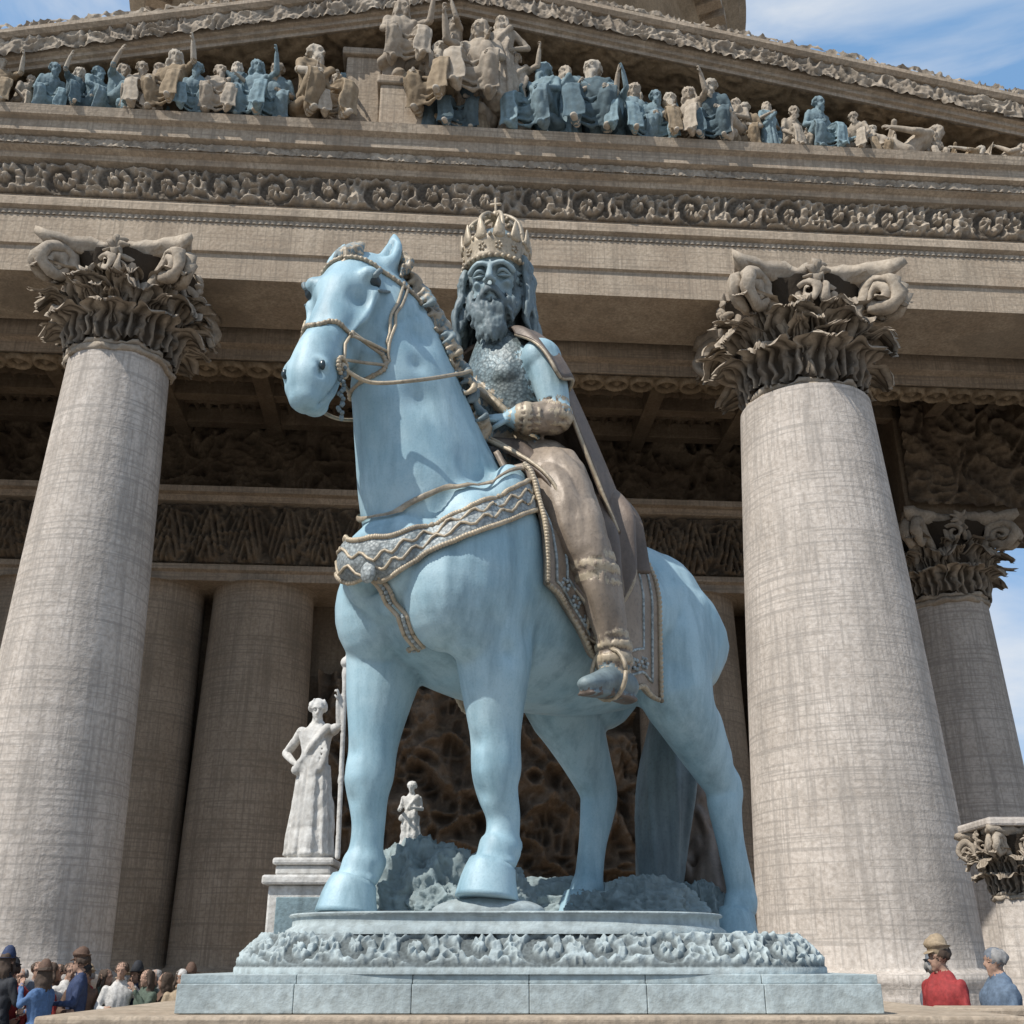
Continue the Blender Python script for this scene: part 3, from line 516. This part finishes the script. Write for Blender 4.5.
for y in (1,-1):
    S.ell(hp(.47,-.24,.2*y),(.27,.14,.27),0,rot=HRt); S.ell(hp(.33,.17,.25*y),(.12,.11,.1),0,rot=HRt)
    S.loft([tuple(hp(.42,.1,.32*y))+(.045,),tuple(hp(.75,.03,.26*y))+(.045,),tuple(hp(1.08,.05,.19*y))+(.03,)],0,8)
    S.ell(hp(1.55,.1,.13*y),(.1,.085,.1),0,rot=HRt)
    for q_ in (0,.05,.09): S.dent(hp(1.56+q_*.8,.2-q_,.17*y),.042,.055)
    S.dent(hp(.38,.14,.34*y),.07,.03); S.dent(hp(.62,.16,.24*y),.12,.06); S.dent(hp(.95,-.05,.24*y),.12,.05); S.dent(hp(1.0,.27,.0),.14,.03)
    for t in np.linspace(0,1,22): S.dent(hp(1.36+.42*t,-.10-.02*math.sin(t*3),(.3-.18*t**3)*y),.022,.026)
    for t in np.linspace(0,1,12): S.dent(hp(.15+.65*t,-.4+.22*max(0,t-.3),.26*y),.05,.015)
    S.loft([tuple(hp(-.0,.02,.2*y))+(.12,.12),tuple(hp(-.14,.05,.25*y))+(.125,.09),tuple(hp(-.34,.09,.28*y))+(.095,.065),tuple(hp(-.54,.12,.25*y))+(.022,.02)],0,12,ref=tuple(sv))
    for t in (0,.35,.7,1): S.dent(hp(-.16-.2*t,.3,.27*y),.06-.015*t,.04)
S.ell(hp(1.66,-.16),(.12,.12,.09),0)
S.loft([(-2.15,0,3.2,.16,.16),(-2.45,0,3.0,.2,.2),(-2.55,-.1,2.4,.26,.28),(-2.4,-.2,1.6,.3,.3),(-2.25,-.25,.8,.24,.26),(-2.2,-.25,.05,.18,.2)],1,16)
for i in range(20):
    a=i*.9; S.loft([(-2.45+.18*math.cos(a),.18*math.sin(a),2.9,.05),(-2.55+.26*math.cos(a+.3),-.1+.26*math.sin(a+.3),2.3,.06),(-2.4+.29*math.cos(a+.8),-.2+.29*math.sin(a+.8),1.5,.06),(-2.24+.24*math.cos(a+1.3),-.25+.24*math.sin(a+1.3),.7,.05),(-2.2+.18*math.cos(a+1.6),-.25+.18*math.sin(a+1.6),.08,.03)],1,7,4)
for y in (1,-1):
    for p,r_,d_ in (((1.0,.92*y,2.2),.18,.09),((2.1,0,2.4),.14,.1),((-1.0,.92*y,2.35),.22,.09),((.85,.8*y,3.4),.2,.07),((1.4,.58*y,3.6),.2,.07),((-.9,.88*y,3.3),.22,.06),((1.5,.95*y,2.15),.15,.07),((1.75,.62*y,3.15),.14,.06),((-1.75,.8*y,2.1),.15,.07),((1.3,.86*y,1.95),.1,.05),((1.9,-.1+.33*y,4.9),.18,.06),((1.95,.38*y,4.2),.16,.06),((2.2,-.2,4.6),.12,.04),((1.95,.36*y,4.55),.1,.04)): S.dent(p,r_,d_)
HM=S.bake('horse_body',[PATINA,PATD],.025,5)
horse=obj('horse',HM,E)
bvh=BVHTree.FromPolygons([v.co[:] for v in HM.vertices],[list(p.vertices) for p in HM.polygons])
def near(p,off): 
    l,n,i,d=bvh.find_nearest(Vector(p)); return l+n*off
D=Sc()
for y in (1,-1):
    D.ell(hp(.37,.14,.3*y),(.07,.055,.06),1,rot=HRt)
    D.loft([tuple(near(hp(.27,.2,.4*y),.0))+(.02,),tuple(near(hp(.32,.22,.42*y),.02))+(.03,),tuple(near(hp(.43,.2,.42*y),.01))+(.022,)],0,8)
    D.loft([tuple(near(hp(.31,.05,.42*y),.0))+(.015,),tuple(near(hp(.43,.06,.45*y),.01))+(.02,),tuple(near(hp(.47,.14,.42*y),.0))+(.015,)],0,8)
    D.ell(near(hp(1.59,.16,.17*y),-.018),(.035,.03,.045),1,True,10,rot=HRt)
rnd=random.Random(5); NC=np.array([(3.5,1.38,.8,0),(3.95,1.56,.7,-.02),(4.45,1.72,.61,-.05),(4.95,1.88,.53,-.1),(5.35,2.04,.44,-.19),(5.7,2.12,.26,-.25)])
def crest(z,y): 
    return near((np.interp(z,NC[:,0],NC[:,1])-np.interp(z,NC[:,0],NC[:,2])*math.sqrt(max(.2,1-(y/.45)**2)),y+np.interp(z,NC[:,0],NC[:,3]),z),.03)
for i in range(260):
    z=4.2+1.6*rnd.random()**.8; y=rnd.uniform(-.1,.32); q=crest(z,y); ph=rnd.uniform(0,6); s_=rnd.uniform(.8,1.2)
    D.loft([(q.x,q.y,q.z+.08*s_,.03),(q.x-.05,q.y+.06*math.sin(ph),q.z+.02,.042),(q.x-.03,q.y+.08*math.sin(ph+1)+.03,q.z-.07*s_,.036),(q.x+.04,q.y+.05,q.z-.13*s_,.018)],2 if i%3 else 0,7,2)
for i in range(34):
    q=hp(rnd.uniform(-.24,.06),.3,rnd.uniform(-.1,.1)); q=near(q,.01); ph=rnd.uniform(0,6); D.loft([tuple(q+Vector((0,0,.06)))+(.028,),tuple(q+nn*.05+sv*.04*math.sin(ph))+(.034,),tuple(q+ax*.09+sv*.05*math.sin(ph+1))+(.026,),tuple(q+ax*.16)+(.012,)],2 if i%2 else 0,7,2)
obj('mane_and_eyes',D.bake('mane_and_eyes',[PATD,plain('eye_dark',(.03,.05,.06),.3),GOLD],.013,1),E)
R=Sc()
def strap(pts,wd,mat,wdir=(0,0,1),off=.03,beads=True,sub=10,taper=None):
    P=crs(pts,sub); V=[];nw=7; wdir=Vector(wdir)
    for i,p in enumerate(P):
        ww=wd*(taper(i/(len(P)-1)) if taper else 1)
        for k in range(nw): s=(k/(nw-1)-.5); V.append(near(Vector(p)+wdir*s*ww,off+.012*(1-abs(2*s)**4)))
    R._add(V,gridf(len(P),nw),mat,True)
    if beads:
        for e in (0,nw-1):
            pth=[V[i*nw+e] for i in range(len(P))]; R.loft([tuple(q)+(.016,) for q in pth],2,6,1,raw=True,cap=False)
            for i in range(len(pth)-1):
                for t in (0,.5): R.ell(pth[i].lerp(pth[i+1],t)+(pth[i]-Vector((0,0,pth[i].z))).normalized()*.008,.023,2,True,5)
CT=[(.6,.95,3.62),(1.1,.95,3.38),(1.6,.85,3.08),(2.0,.52,2.8),(2.22,.16,2.62),(2.05,-.45,2.88),(1.6,-.85,3.14),(1.1,-.95,3.38)]
strap(CT,.31,0,off=.035,taper=lambda t:1+.3*math.exp(-((t-.57)/.06)**2),sub=12)
bz=lambda P,dz:[(p[0],p[1],p[2]+dz) for p in P]
for dz_ in (-.05,.05):
    pts=[near(p,.05) for p in crs(bz(CT,dz_),14)]
    R.loft([(q.x,q.y,q.z+.03*math.sin(i*1.2+dz_*30),.013) for i,q in enumerate(pts)],2,6,1,raw=True,cap=False)
strap([(1.0,.9,3.76),(1.6,.7,3.46),(1.95,.4,3.22),(2.1,.1,3.08),(1.95,-.4,3.26),(1.6,-.7,3.5)],.06,2,off=.03,beads=False)
pts=[near(p,.035) for p in crs([(2.2,.16,2.5),(2.2,.16,2.3),(2.1,.14,2.1),(1.95,.12,1.95),(1.75,.1,1.85)],8)]
for o in (-.035,.035): R.loft([(q.x-o*.5,q.y+o,q.z,.02) for q in pts],2,7,1,raw=True)
for q in pts: R.ell(q,.022,0,True,5)
R.ell(near((2.3,.16,2.5),.04),(.05,.08,.1),0,True)
def rng(s0,wd,mat=2):
    pts=[]
    for a in np.linspace(0,2*math.pi,17): pts.append(tuple(hp(s0,.5*math.cos(a)-.05,.45*math.sin(a))))
    P=[near(p,.015) for p in crs(pts,3)]; R.loft([tuple(q)+(wd,) for q in P],mat,8,1,raw=True,cap=False)
    for q in P: R.ell(q,wd*1.3,mat,True,5)
rng(1.02,.019); rng(.12,.019)
for y in (1,-1):
    for o in (0,.06):
        pts=[near(hp(s_,-.02-o,.5*y),.018) for s_ in np.linspace(.05,1.36,12)]; R.loft([tuple(q)+(.015,) for q in pts],2,7,2,raw=True)
    q=near(hp(1.36,-.06,.5*y),.03)
    for i in range(16): a=i/16*6.283; R.ell(q+ax*.08*math.cos(a)+nn*.08*math.sin(a),.022,2,True,5)
    R.ell(q,(.04,.035,.04),2,True,7)
ql=near(hp(1.38,-.08,.5),.04); qr=near(hp(1.38,-.08,-.5),.04)
HR=Vector((1.12,.1,4.66))
R.loft([tuple(ql)+(.018,),tuple(ql+Vector((-.25,.06,-.05)))+(.018,),(2.15,.55,4.2,.018),(1.65,.54,4.48,.018),(1.3,.34,4.72,.018),tuple(HR)+(.018,)],2,8,6,raw=True)
R.loft([tuple(qr)+(.018,),(2.35,-.5,4.2,.018),(1.95,-.6,4.3,.018),(1.6,-.54,4.5,.018),(1.35,-.28,4.72,.018),tuple(HR)+(.018,)],2,8,6,raw=True)
for i in range(22): 
    q=ql+Vector((-.02*math.sin(i),.015*math.cos(i*2),-.022*i)); R.ell(q,.02,1,True,5)
obj('bridle_and_breastplate',R.bake('tack',[TRIM,PATD,GOLD],.03),E)
def cloth(y):
    nu,nv=48,48;V=[]
    for i in range(nu):
        u=i/(nu-1); x=1.08-1.66*u; hem=2.6-.72*min(1,u*1.8)+.08*math.sin(u*math.pi*3)**2; 
        for j in range(nv):
            z=3.95+(hem-3.95)*j/(nv-1); xx=x-.12*(j/(nv-1))
            h=bvh.ray_cast(Vector((xx,2.2*y,z)),Vector((0,-y,0)))
            yy=h[0].y if h[0] else .1*y
            V.append([xx,yy,z])
    V=np.array(V).reshape(nu,nv,3)
    for j in range(1,nv): V[:,j,1]=np.where(np.abs(V[:,j,1])<np.abs(V[:,j-1,1])-.004,V[:,j-1,1]-.004*y,V[:,j,1])
    V[:,:,1]+=y*(.06+.02*np.sin(np.linspace(0,26,nu))[:,None]*np.linspace(0,1,nv)[None,:])
    Q=V.reshape(-1,3)
    o=obj('saddle_cloth',mesh('saddle_cloth',Q,gridf(nu,nv),BRONZE),E); m=o.modifiers.new('s','SOLIDIFY'); m.thickness=.05; m.offset=0
    K=Sc()
    pth=[V[0,j] for j in range(8,nv)]+[V[i,nv-1] for i in range(nu)]+[V[nu-1,j] for j in range(nv-1,8,-1)]
    K.loft([(p[0],p[1]+y*.03,p[2],.022) for p in pth[::2]],1,6,1,raw=True,cap=False)
    for p in pth: K.ell((p[0],p[1]+y*.035,p[2]),.024,1,True,5)
    for w_ in (4,9):
        pin=[V[w_-1,j] for j in range(8,nv-w_+1)]+[V[i,nv-w_] for i in range(w_-1,nu-w_+1)]+[V[nu-w_,j] for j in range(nv-w_,8,-1)]
        K.loft([(p[0],p[1]+y*.03,p[2],.014) for p in pin[::2]],0,6,1,raw=True,cap=False)
    for i in range(7,nu-7,4):
        p=V[i,nv-6]; 
        for k in range(6): a=k*1.047; K.ell((p[0]+.045*math.cos(a),p[1]+y*.035,p[2]+.045*math.sin(a)),.02,0,True,5)
    obj('saddle_trim',K.bake('saddle_trim',[TRIM,GOLD],.03),E)
cloth(1); cloth(-1)
# rider
S=Sc()
S.loft([(.3,0,3.85,.56,.48),(.34,0,4.15,.42,.35),(.42,0,4.45,.37,.29),(.47,0,4.8,.44,.33),(.5,0,5.1,.5,.34),(.54,0,5.35,.38,.27),(.57,0,5.6,.2,.2)],3,24)
S.ell((.66,.18,5.0),(.17,.22,.17),3); S.ell((.66,-.18,5.0),(.17,.22,.17),3)
for k_ in range(4):
    for y in (1,-1): S.ell((.66-.03*k_,.12*y,4.76-.13*k_),(.08,.12,.07),3)
S.ell((.5,.52,5.14),(.22,.2,.22),0); S.ell((.58,-.54,5.14),(.22,.2,.22),0)
S.loft([(.5,.53,5.15,.19),(.47,.6,4.85,.175),(.44,.64,4.58,.145),(.44,.65,4.5,.14)],0)
S.loft([(.44,.65,4.5,.15),(.53,.6,4.45,.17),(.64,.53,4.43,.155),(.7,.48,4.42,.14)],1); S.loft([(.68,.5,4.42,.11),(.79,.4,4.42,.10)],0)
S.loft([(.68,.505,4.42,.165),(.71,.48,4.42,.168)],2,16); S.loft([(.45,.66,4.5,.17),(.45,.65,4.47,.175)],2,16)
for k_ in range(5): S.loft([(.45+.05*k_,.60+.13-.02*k_,4.58-.02*k_,.018),(.50+.05*k_,.74-.045*k_,4.45,.024),(.46+.05*k_,.6-.03*k_,4.30,.018)],1,7,3)
hand(S,(.8,.38,4.42),(.62,-.75,.0),(.5,.45,.75),.42,0,.75,1)
S.loft([(.58,-.56,5.15,.21),(.6,-.7,4.85,.18),(.66,-.74,4.55,.15)],0); S.loft([(.66,-.74,4.55,.17),(.85,-.5,4.58,.16),(.98,-.22,4.6,.12)],1); hand(S,(1.0,-.15,4.6),(.6,.75,.1),(.3,-.3,.9),.4,0,.9,-1)
for y in (1,-1):
    up=0 if y>0 else .5
    S.loft([(.3,.36*y,3.95,.38,.42),(.48,.68*y,3.7,.33,.34),(.56,.92*y,3.3,.275,.285),(.52,1.03*y,2.98,.22,.235)],1,18,ref=(0,1,0)); 
    S.loft([(.52,1.03*y,3.02,.22,.235),(.43,1.09*y,2.7+up*.3,.19,.22),(.35,1.11*y,2.4+up*.6,.165,.19),(.30,1.12*y,2.1+up,.135,.15),(.28,1.12*y,1.95+up,.125,.145)],1,18,ref=(0,1,0)); S.ell((.6,1.04*y,3.0),(.16,.18,.19),1)
    for zz in (2.16,2.04): S.loft([(.295,1.12*y,zz+up,.165,.175),(.295,1.12*y,zz-.035+up,.165,.175)],2,16)
    S.loft([(.46,1.08*y,2.82+up*.2,.205,.235),(.46,1.08*y,2.79+up*.2,.205,.235)],2,18)
    S.loft([(.12,1.12*y,1.83+up,.11,.115),(.32,1.13*y,1.85+up,.125,.13),(.55,1.16*y,1.78+up,.12,.105),(.78,1.18*y,1.73+up,.08,.06)],4,16,ref=(0,1,0)); S.loft([(.28,1.12*y,2.0+up,.125),(.26,1.12*y,1.85+up,.12)],4)
    S.loft([(.1,1.12*y,1.71+up,.1,.03),(.35,1.13*y,1.71+up,.11,.03),(.78,1.18*y,1.65+up,.09,.02)],5,12,ref=(0,1,0))
    for k_ in range(9):
        t=k_/8; S.loft([(.3+.12*t+.2,.52*y+.35*y*t,3.95-.7*t+.22,.02),(.42+.1*t,.72*y+.33*y*t,4.02-.85*t,.03),(.2+.2*t,.85*y+.3*y*t,3.75-.7*t,.02)],1,7,3)
S.noise={1:((5,5,2.2),.035)}
S.loft([(.38,0,4.32,.41,.34),(.4,0,4.22,.43,.37)],2,24)
S.loft([(.78,-.38,5.2,.045,.07),(.86,-.1,4.95,.045,.085),(.8,.18,4.66,.045,.085),(.66,.36,4.4,.045,.07)],2,12,ref=(0,0,1))
for i in range(16):
    a=-1.4+i*.187; x=.36+.4*math.cos(a); y_=.45*math.sin(a); S.loft([(x,y_,4.2,.05,.03),(x+.08,y_*1.15,3.98,.07,.03),(x+.1,y_*1.2,3.78,.06,.025)],1 if i%2 else 3,10,3,ref=(-math.sin(a),math.cos(a),0))
obj('rider_body',S.bake('rider_body',[PATINA,BRONZE,GOLD,ARMOR,PATD,BRONZD],.017,3),E)
S=Sc(); S.noise={1:((16,16,6),.02)}; S.snap=True
head(S,(.64,.02,6.12),rad(34),rad(4),.95,0,1,True,'long',hi=True)
M0=S.M; S.M=M0@frame((.64,.02,6.12),rad(34),rad(4),.95)@Matrix.Diagonal((.95,.9,1.06,1))@Matrix.Translation((0,0,-.015)); K=-.07
S.loft([(K,0,.22,.40,.44),(K,0,.34,.39,.43),(K,0,.47,.42,.46)],2,32,2,raw=True,cap=False); S.ell((K,0,.34),(.4,.37,.4),3,True,16)
for z_ in (.22,.47):
    for i in range(34): a=i/34*6.283; S.ell((K+.45*math.cos(a),.415*math.sin(a),z_),.026,2,True,6)
for i in range(12):
    a=(i+.5)/12*6.283; c_,s_=math.cos(a),math.sin(a)
    S.loft([(K+.44*c_,.405*s_,.46,.08,.035),(K+.46*c_,.42*s_,.54,.06,.03),(K+.46*c_,.42*s_,.66,.012,.012)],2,8,2,ref=(-s_,c_,0),raw=True)
    for j in range(5): b=j*1.257; S.ell((K+.435*c_-.035*math.cos(b)*s_,.4*s_+.035*math.cos(b)*c_,.35+.035*math.sin(b)),.018,2,True,5)
for i in range(8):
    a=i/8*6.283+.39; c_,s_=math.cos(a),math.sin(a); S.loft([(K+.42*c_,.39*s_,.5,.028),(K+.36*c_,.34*s_,.74,.026),(K+.16*c_,.15*s_,.9,.024),(K,0,.92,.024)],2,8,raw=True)
    for t in (.2,.5,.8): S.ell((K+.42*c_*math.cos(t*1.4),.39*s_*math.cos(t*1.4),.48+.4*math.sin(t*1.5)),.032,2,True,5)
S.ell((K,0,.96),.05,2,True,8); S.loft([(K,0,1.0,.018),(K,0,1.16,.018)],2,8,raw=True); S.loft([(K,-.06,1.09,.018),(K,.06,1.09,.018)],2,8,raw=True)
S.M=M0
obj('rider_head',S.bake('rider_head',[FACE,PATD,GOLD,PATD],.0115,2),E)
def cape(u,v):
    a=rad(-88)+rad(176)*u; t=v
    bx=.32+.50*t**.9; by=.62+.36*t**.9
    f=.06*math.sin(u*24+t*1.5)*t**.5
    x=.48-(bx+f)*math.cos(a)-.45*t**1.6; y=(by+f)*math.sin(a); z=5.36-.2*abs(math.sin(a))**2-(1.75+.07*math.sin(u*6+2))*t+.1*math.sin(t*math.pi)
    return (x,y,z)
drape('cape',cape,140,44,BRONZD,E,.05)
def collar(u,v):
    a=rad(-128)+rad(256)*u; e=1-max(0,abs(2*u-1)-.8)*3.2*.9; vv=v*e; r=.22+.56*vv; fo=.024*math.sin(u*40+v*2)*v
    return (.55-((r+fo)*.6)*math.cos(a),(r+fo)*1.08*math.sin(a),5.56-.12*vv-.62*vv**2.2+fo)
drape('cape_collar',collar,150,26,BRONZD,E,.045)
def skirt(y):
    def f(u,v):
        x=.98-1.4*u-.28*v*(1-u); z=4.22-(1.2+.85*math.sin(min(u*1.25,1)*math.pi)**.8)*v; yy=.4+.58*math.sin(min(1,v*1.6)*math.pi/2)+.06*math.sin(u*30+v*3)*v**.5
        yy-=.25*(1-min(u*5,1))*(1-v); return (x,yy*y,z)
    return f
drape('robe_skirt',skirt(1),90,40,BRONZD,E,.04); drape('robe_skirt',skirt(-1),60,30,BRONZD,E,.04)
K=Sc()
f=skirt(1)
for of in (0,.06): K.loft([(f(of*.6,v)[0],f(of*.6,v)[1]+.025,f(of*.6,v)[2],.02) for v in np.linspace(0,1,16)],0,6,2,raw=True)
K.loft([f(u,1)[:3]+(.022,) for u in np.linspace(0,.82,36)],0,6,1,raw=True)
K.loft([cape(1,v)+(.02,) for v in np.linspace(0,1,20)],0,6,1,raw=True)
K.loft([tuple(collar(u,1))+(.018,) for u in np.linspace(0,1,110)],0,6,1,raw=True)
K.loft([(.42,1.15+.18*math.cos(a),1.88+.22*math.sin(a),.02) for a in np.linspace(0,6.283,21)],0,8,1,raw=True,cap=False)
K.loft([(.42,1.18,2.1,.02),(.42,1.0,2.6,.02)],0,6,raw=True)
obj('robe_trim',K.bake('robe_trim',[GOLD],.03),E)
# ------------------------------------------------------------ PEDESTAL
PD=empty('statue_pedestal')
def tier(name,cx,cy,a,b,prof,mat,rel=None,depth=0,n=700,pw=6):
    th=np.linspace(0,2*np.pi,4001); c_=np.cos(th);s_=np.sin(th); X=a*np.sign(c_)*np.abs(c_)**(2/pw); Y=b*np.sign(s_)*np.abs(s_)**(2/pw)
    L=np.concatenate([[0],np.cumsum(np.hypot(np.diff(X),np.diff(Y)))]); t=np.linspace(0,L[-1],n+1)[:-1]; X=np.interp(t,L,X);Y=np.interp(t,L,Y)
    TX=np.roll(X,-1)-np.roll(X,1);TY=np.roll(Y,-1)-np.roll(Y,1); q=np.hypot(TX,TY);NX=TY/q;NY=-TX/q
    ins=np.array([p[0] for p in prof]);Z=np.array([p[1] for p in prof]); m=len(prof)
    PL=np.concatenate([[0],np.cumsum(np.hypot(np.diff(ins),np.diff(Z)))])
    U=np.repeat(t[:,None],m,1); h=np.zeros((n,m))
    if rel: 
        V=np.repeat((PL-PL[rel[0]])[None,:],n,0); h=np.clip(rel[2](U,V,PL[rel[1]]-PL[rel[0]]),0,1.2); msk=(np.arange(m)>=rel[0])&(np.arange(m)<=rel[1]); h=h*msk
    PX=cx+X[:,None]+NX[:,None]*(h*depth*.55-ins);PY=cy+Y[:,None]+NY[:,None]*(h*depth*.55-ins);PZ=np.repeat(Z[None,:],n,0)+h*depth*.8
    v=np.stack([PX,PY,PZ],-1).reshape(-1,3).tolist(); f_=gridf(n,m,0,True); v.append([cx,cy,Z[-1]]); k=len(v)-1
    for i in range(n): f_.append([i*m+m-1,((i+1)%n)*m+m-1,k])
    g=np.zeros((n,m))
    if rel: g=np.where(msk,np.clip(1-h*1.6,0,1)*.85,0)  # shade painted into the low parts of the carved band
    return obj(name,mesh(name,v,f_,mat,True,g=np.append(g.ravel(),0)),PD)
boxes('podium',[(-3.1,3.35,8.0,13.2,G,-.42),(-3.2,3.45,7.92,13.3,-.42,-.345)],STONE2,PD,.02)
for i in range(6):
    x0=-2.34+i*.82; boxes('slab',[(x0+.002,x0+.818,8.18,12.6,-.34,-.15),(x0+.002,x0+.818,8.25,12.5,-.15,-.09)],BLUEST,PD,.006)
tier('carved_tier',.14,10.45,2.35,2.22,[(0,-.09),(0,-.05)]+[(.02+.22*t**1.1,-.04+.22*t) for t in np.linspace(0,1,44)]+[(.26,.185),(.34,.19)],BLUEST,(2,45,scroll),.05,3000,5)
tier('plinth',-.05,10.35,1.82,1.95,[(0,.18),(0,.22),(.05,.25),(.05,.31),(.02,.325),(.03,.338),(.06,.34)],BLUEST,None,0,300,4)
lump('hoof_mound',(-.18,8.73,.335),(.42,.29,.115),BLUEST,PD,2,.04,1.5,40)
for i,(p,r) in enumerate((((-.75,9.7,.42),(.4,.33,.38)),((-.3,9.9,.4),(.35,.3,.32)),((1.3,11.0,.35),(.4,.35,.28)),((.5,11.6,.35),(.6,.3,.3)),((1.9,11.5,.3),(.3,.3,.3)),((-.95,10.3,.5),(.33,.3,.33)),((-.6,9.35,.36),(.2,.18,.16)),((.8,11.2,.35),(.3,.25,.2)),((-.15,9.55,.36),(.22,.2,.18)))): lump('rockwork',p,r,ROCK,PD,i*7,.42,2.6,150)
S=Sc(); S.noise={1:((9,9,5),.05),2:((9,9,5),.05)}; human(S,arms=('fwd','fwd'),robe=True,hair='short',shoe=0); o=obj('cherub_figure',S.bake('cherub',[MARB]*5,.02,3),PD,(-.93,10.2,.8),-1.8,.42)
S=Sc()
for i in range(40):
    a=rnd.uniform(0,6.28); x=rnd.uniform(-.4,.4); S.loft([(x,rnd.uniform(-.2,.2),0,.06),(x+.2*math.cos(a),.2*math.sin(a),.5,.08),(x-.15*math.cos(a),.15,1.0+rnd.uniform(-.2,.2),.06),(x*.4,0,1.6+rnd.uniform(-.3,.2),.03)],0,8)
obj('bronze_foliage',S.bake('bronze_foliage',[BRONZD],.025,2),PD,(1.95,12.1,.18))
boxes('stone_parapet',[(3.6,9.,9.5,9.9,G,-.42),(3.55,9.1,9.42,9.98,-.42,-.35)],STONE2,None,.02)
MS=empty('marble_statue',(-2.72,15,0))
boxes('statue_base',[(-.42,.42,-.4,.4,G,.9),(-.5,.5,-.48,.48,.9,1.02),(-.36,.36,-.34,.34,1.02,1.15),(-.4,.4,-.38,.38,1.15,1.24),(-.52,.52,-.5,.5,G,G+.4)],MARB,MS,.03)
boxes('panel',[(-.3,.3,-.43,-.402,-.9,.75)],TEALST,MS,.02)
S=Sc(); S.noise={1:((9,9,5),.02),2:((9,9,5),.02)}; human(S,arms=('up','hip'),robe=True,hair='bun',hy=.4,hp=.2,shoe=0)
S.loft([(.25,.42,.0,.03),(.28,.4,1.7,.03),(.28,.4,2.0,.05),(.28,.4,2.15,.02),(.28,.4,2.8,.012)],0,10); S.ell((.28,.4,2.12),.07,0); S.ell((.28,.4,2.45),.04,0)
obj('robed_figure',S.bake('robed_figure',[MARB]*5,.014,1),MS,(0,0,1.24),-1.75,1.22)
SP=empty('stone_pillar',(6.3,14,0))
lathe('pillar_shaft',[(.62,G),(.62,-.9),(.5,-.85),(.5,-.55),(.42,-.5),(.36,-.4),(.34,.75)],STONE,SP,n=48)
obj('pillar_capital',CAP,SP,(0,0,.7),0,.37)
boxes('pillar_top',[(-.5,.5,-.5,.5,1.515,1.62)],STONE,SP)
# ------------------------------------------------------------ people
SK=plain('skin',(.45,.28,.2)); HA=plain('hair_brown',(.07,.045,.03)); HG=plain('hair_grey',(.3,.29,.28)); SH=plain('shoes',(.03,.025,.02))
CL={n:plain('cloth_'+n,c) for n,c in dict(black=(.02,.022,.028),navy=(.03,.05,.12),red=(.33,.035,.035),blue=(.08,.16,.32),grey=(.16,.18,.21),tan=(.38,.29,.19),white=(.6,.58,.55),brown=(.13,.075,.05),maroon=(.13,.03,.035),green=(.08,.11,.08),slate=(.12,.17,.24)).items()}
def person(name,x,y,h,yaw,top,leg,arms=('down','down'),hair='short',hat=None,hatm='black',hm=None,hy=0,b=1.,lean=0,step=0):
    S=Sc(); S.noise={1:((14,14,6),.02),2:((14,14,4),.015)}
    human(S,'stand',arms,0,1,2,3,False,lean,hy,0,False,hair,hat,5,4,b,step)
    S.loft([(0,0,1.0,.17*b,.13*b),(0,0,.82,.185*b,.15*b)],1)
    S.loft([(.0,0,1.44,.09,.08),(0,0,1.49,.075,.07)],1)
    return obj(name,S.bake(name,[SK,CL[top],CL[leg],hm or HA,SH,CL[hatm]],.015,2),None,(x,y,G),yaw,h/1.76)
person('man_in_peaked_cap',3.98,10.8,1.74,rad(-150),'red','black',('fwd','down'),'short','cap','tan',b=1.15,hy=-.3)
person('woman_in_jacket',4.42,10.6,1.7,rad(-175),'slate','navy',('fwd','down'),'bun','beanie','grey',HG,b=1.3)
person('man_in_jacket',4.2,11.6,1.62,rad(-60),'grey','black',('down','fwd'),'short','cap','grey',HG)
person('pedestrian',4.0,13.5,1.3,rad(-90),'blue','navy')
tops=['black','tan','navy','brown','red','white','maroon','black','grey','green','tan','red']
P=[(-6.35,14.6,1.7,'black','black','hat',60),(-5.5,14.9,1.68,'navy','blue','cap',200),(-5.75,14.4,1.55,'blue','navy','hat',170),(-6.9,14.8,1.6,'maroon','black',None,-60),(-6.05,15.3,1.58,'brown','navy',None,10)]
for i,(x,y,h,t,l,ht,yw) in enumerate(P): person('tourist',x,y,h,rad(yw),t,l,(random.choice(['fwd','photo','hip']),random.choice(['down','fwd'])),'short' if i%2 else 'long',ht,random.choice(['black','navy','brown']),hy=random.uniform(-.5,.5),b=random.uniform(1,1.2))
for i in range(26):
    x=-7.8+.145*i+random.uniform(-.05,.05); y=(15.55,14.95,15.25)[i%3]+random.uniform(-.08,.08)
    person('tourist',x,y,random.uniform(1.45,1.62),random.uniform(-2.6,-.4),random.choice(tops),random.choice(['black','navy','brown','grey']),(random.choice(['down','fwd','photo','hip']),random.choice(['down','fwd'])),random.choice(['short','long','bun']),random.choice([None,None,None,'cap','hat','beanie']),random.choice(['black','tan','white','navy','brown']),random.choice([HA,HG,HA]),random.uniform(-.6,.6),random.uniform(.95,1.15))
print('verts',sum(len(m.vertices) for m in bpy.data.meshes))
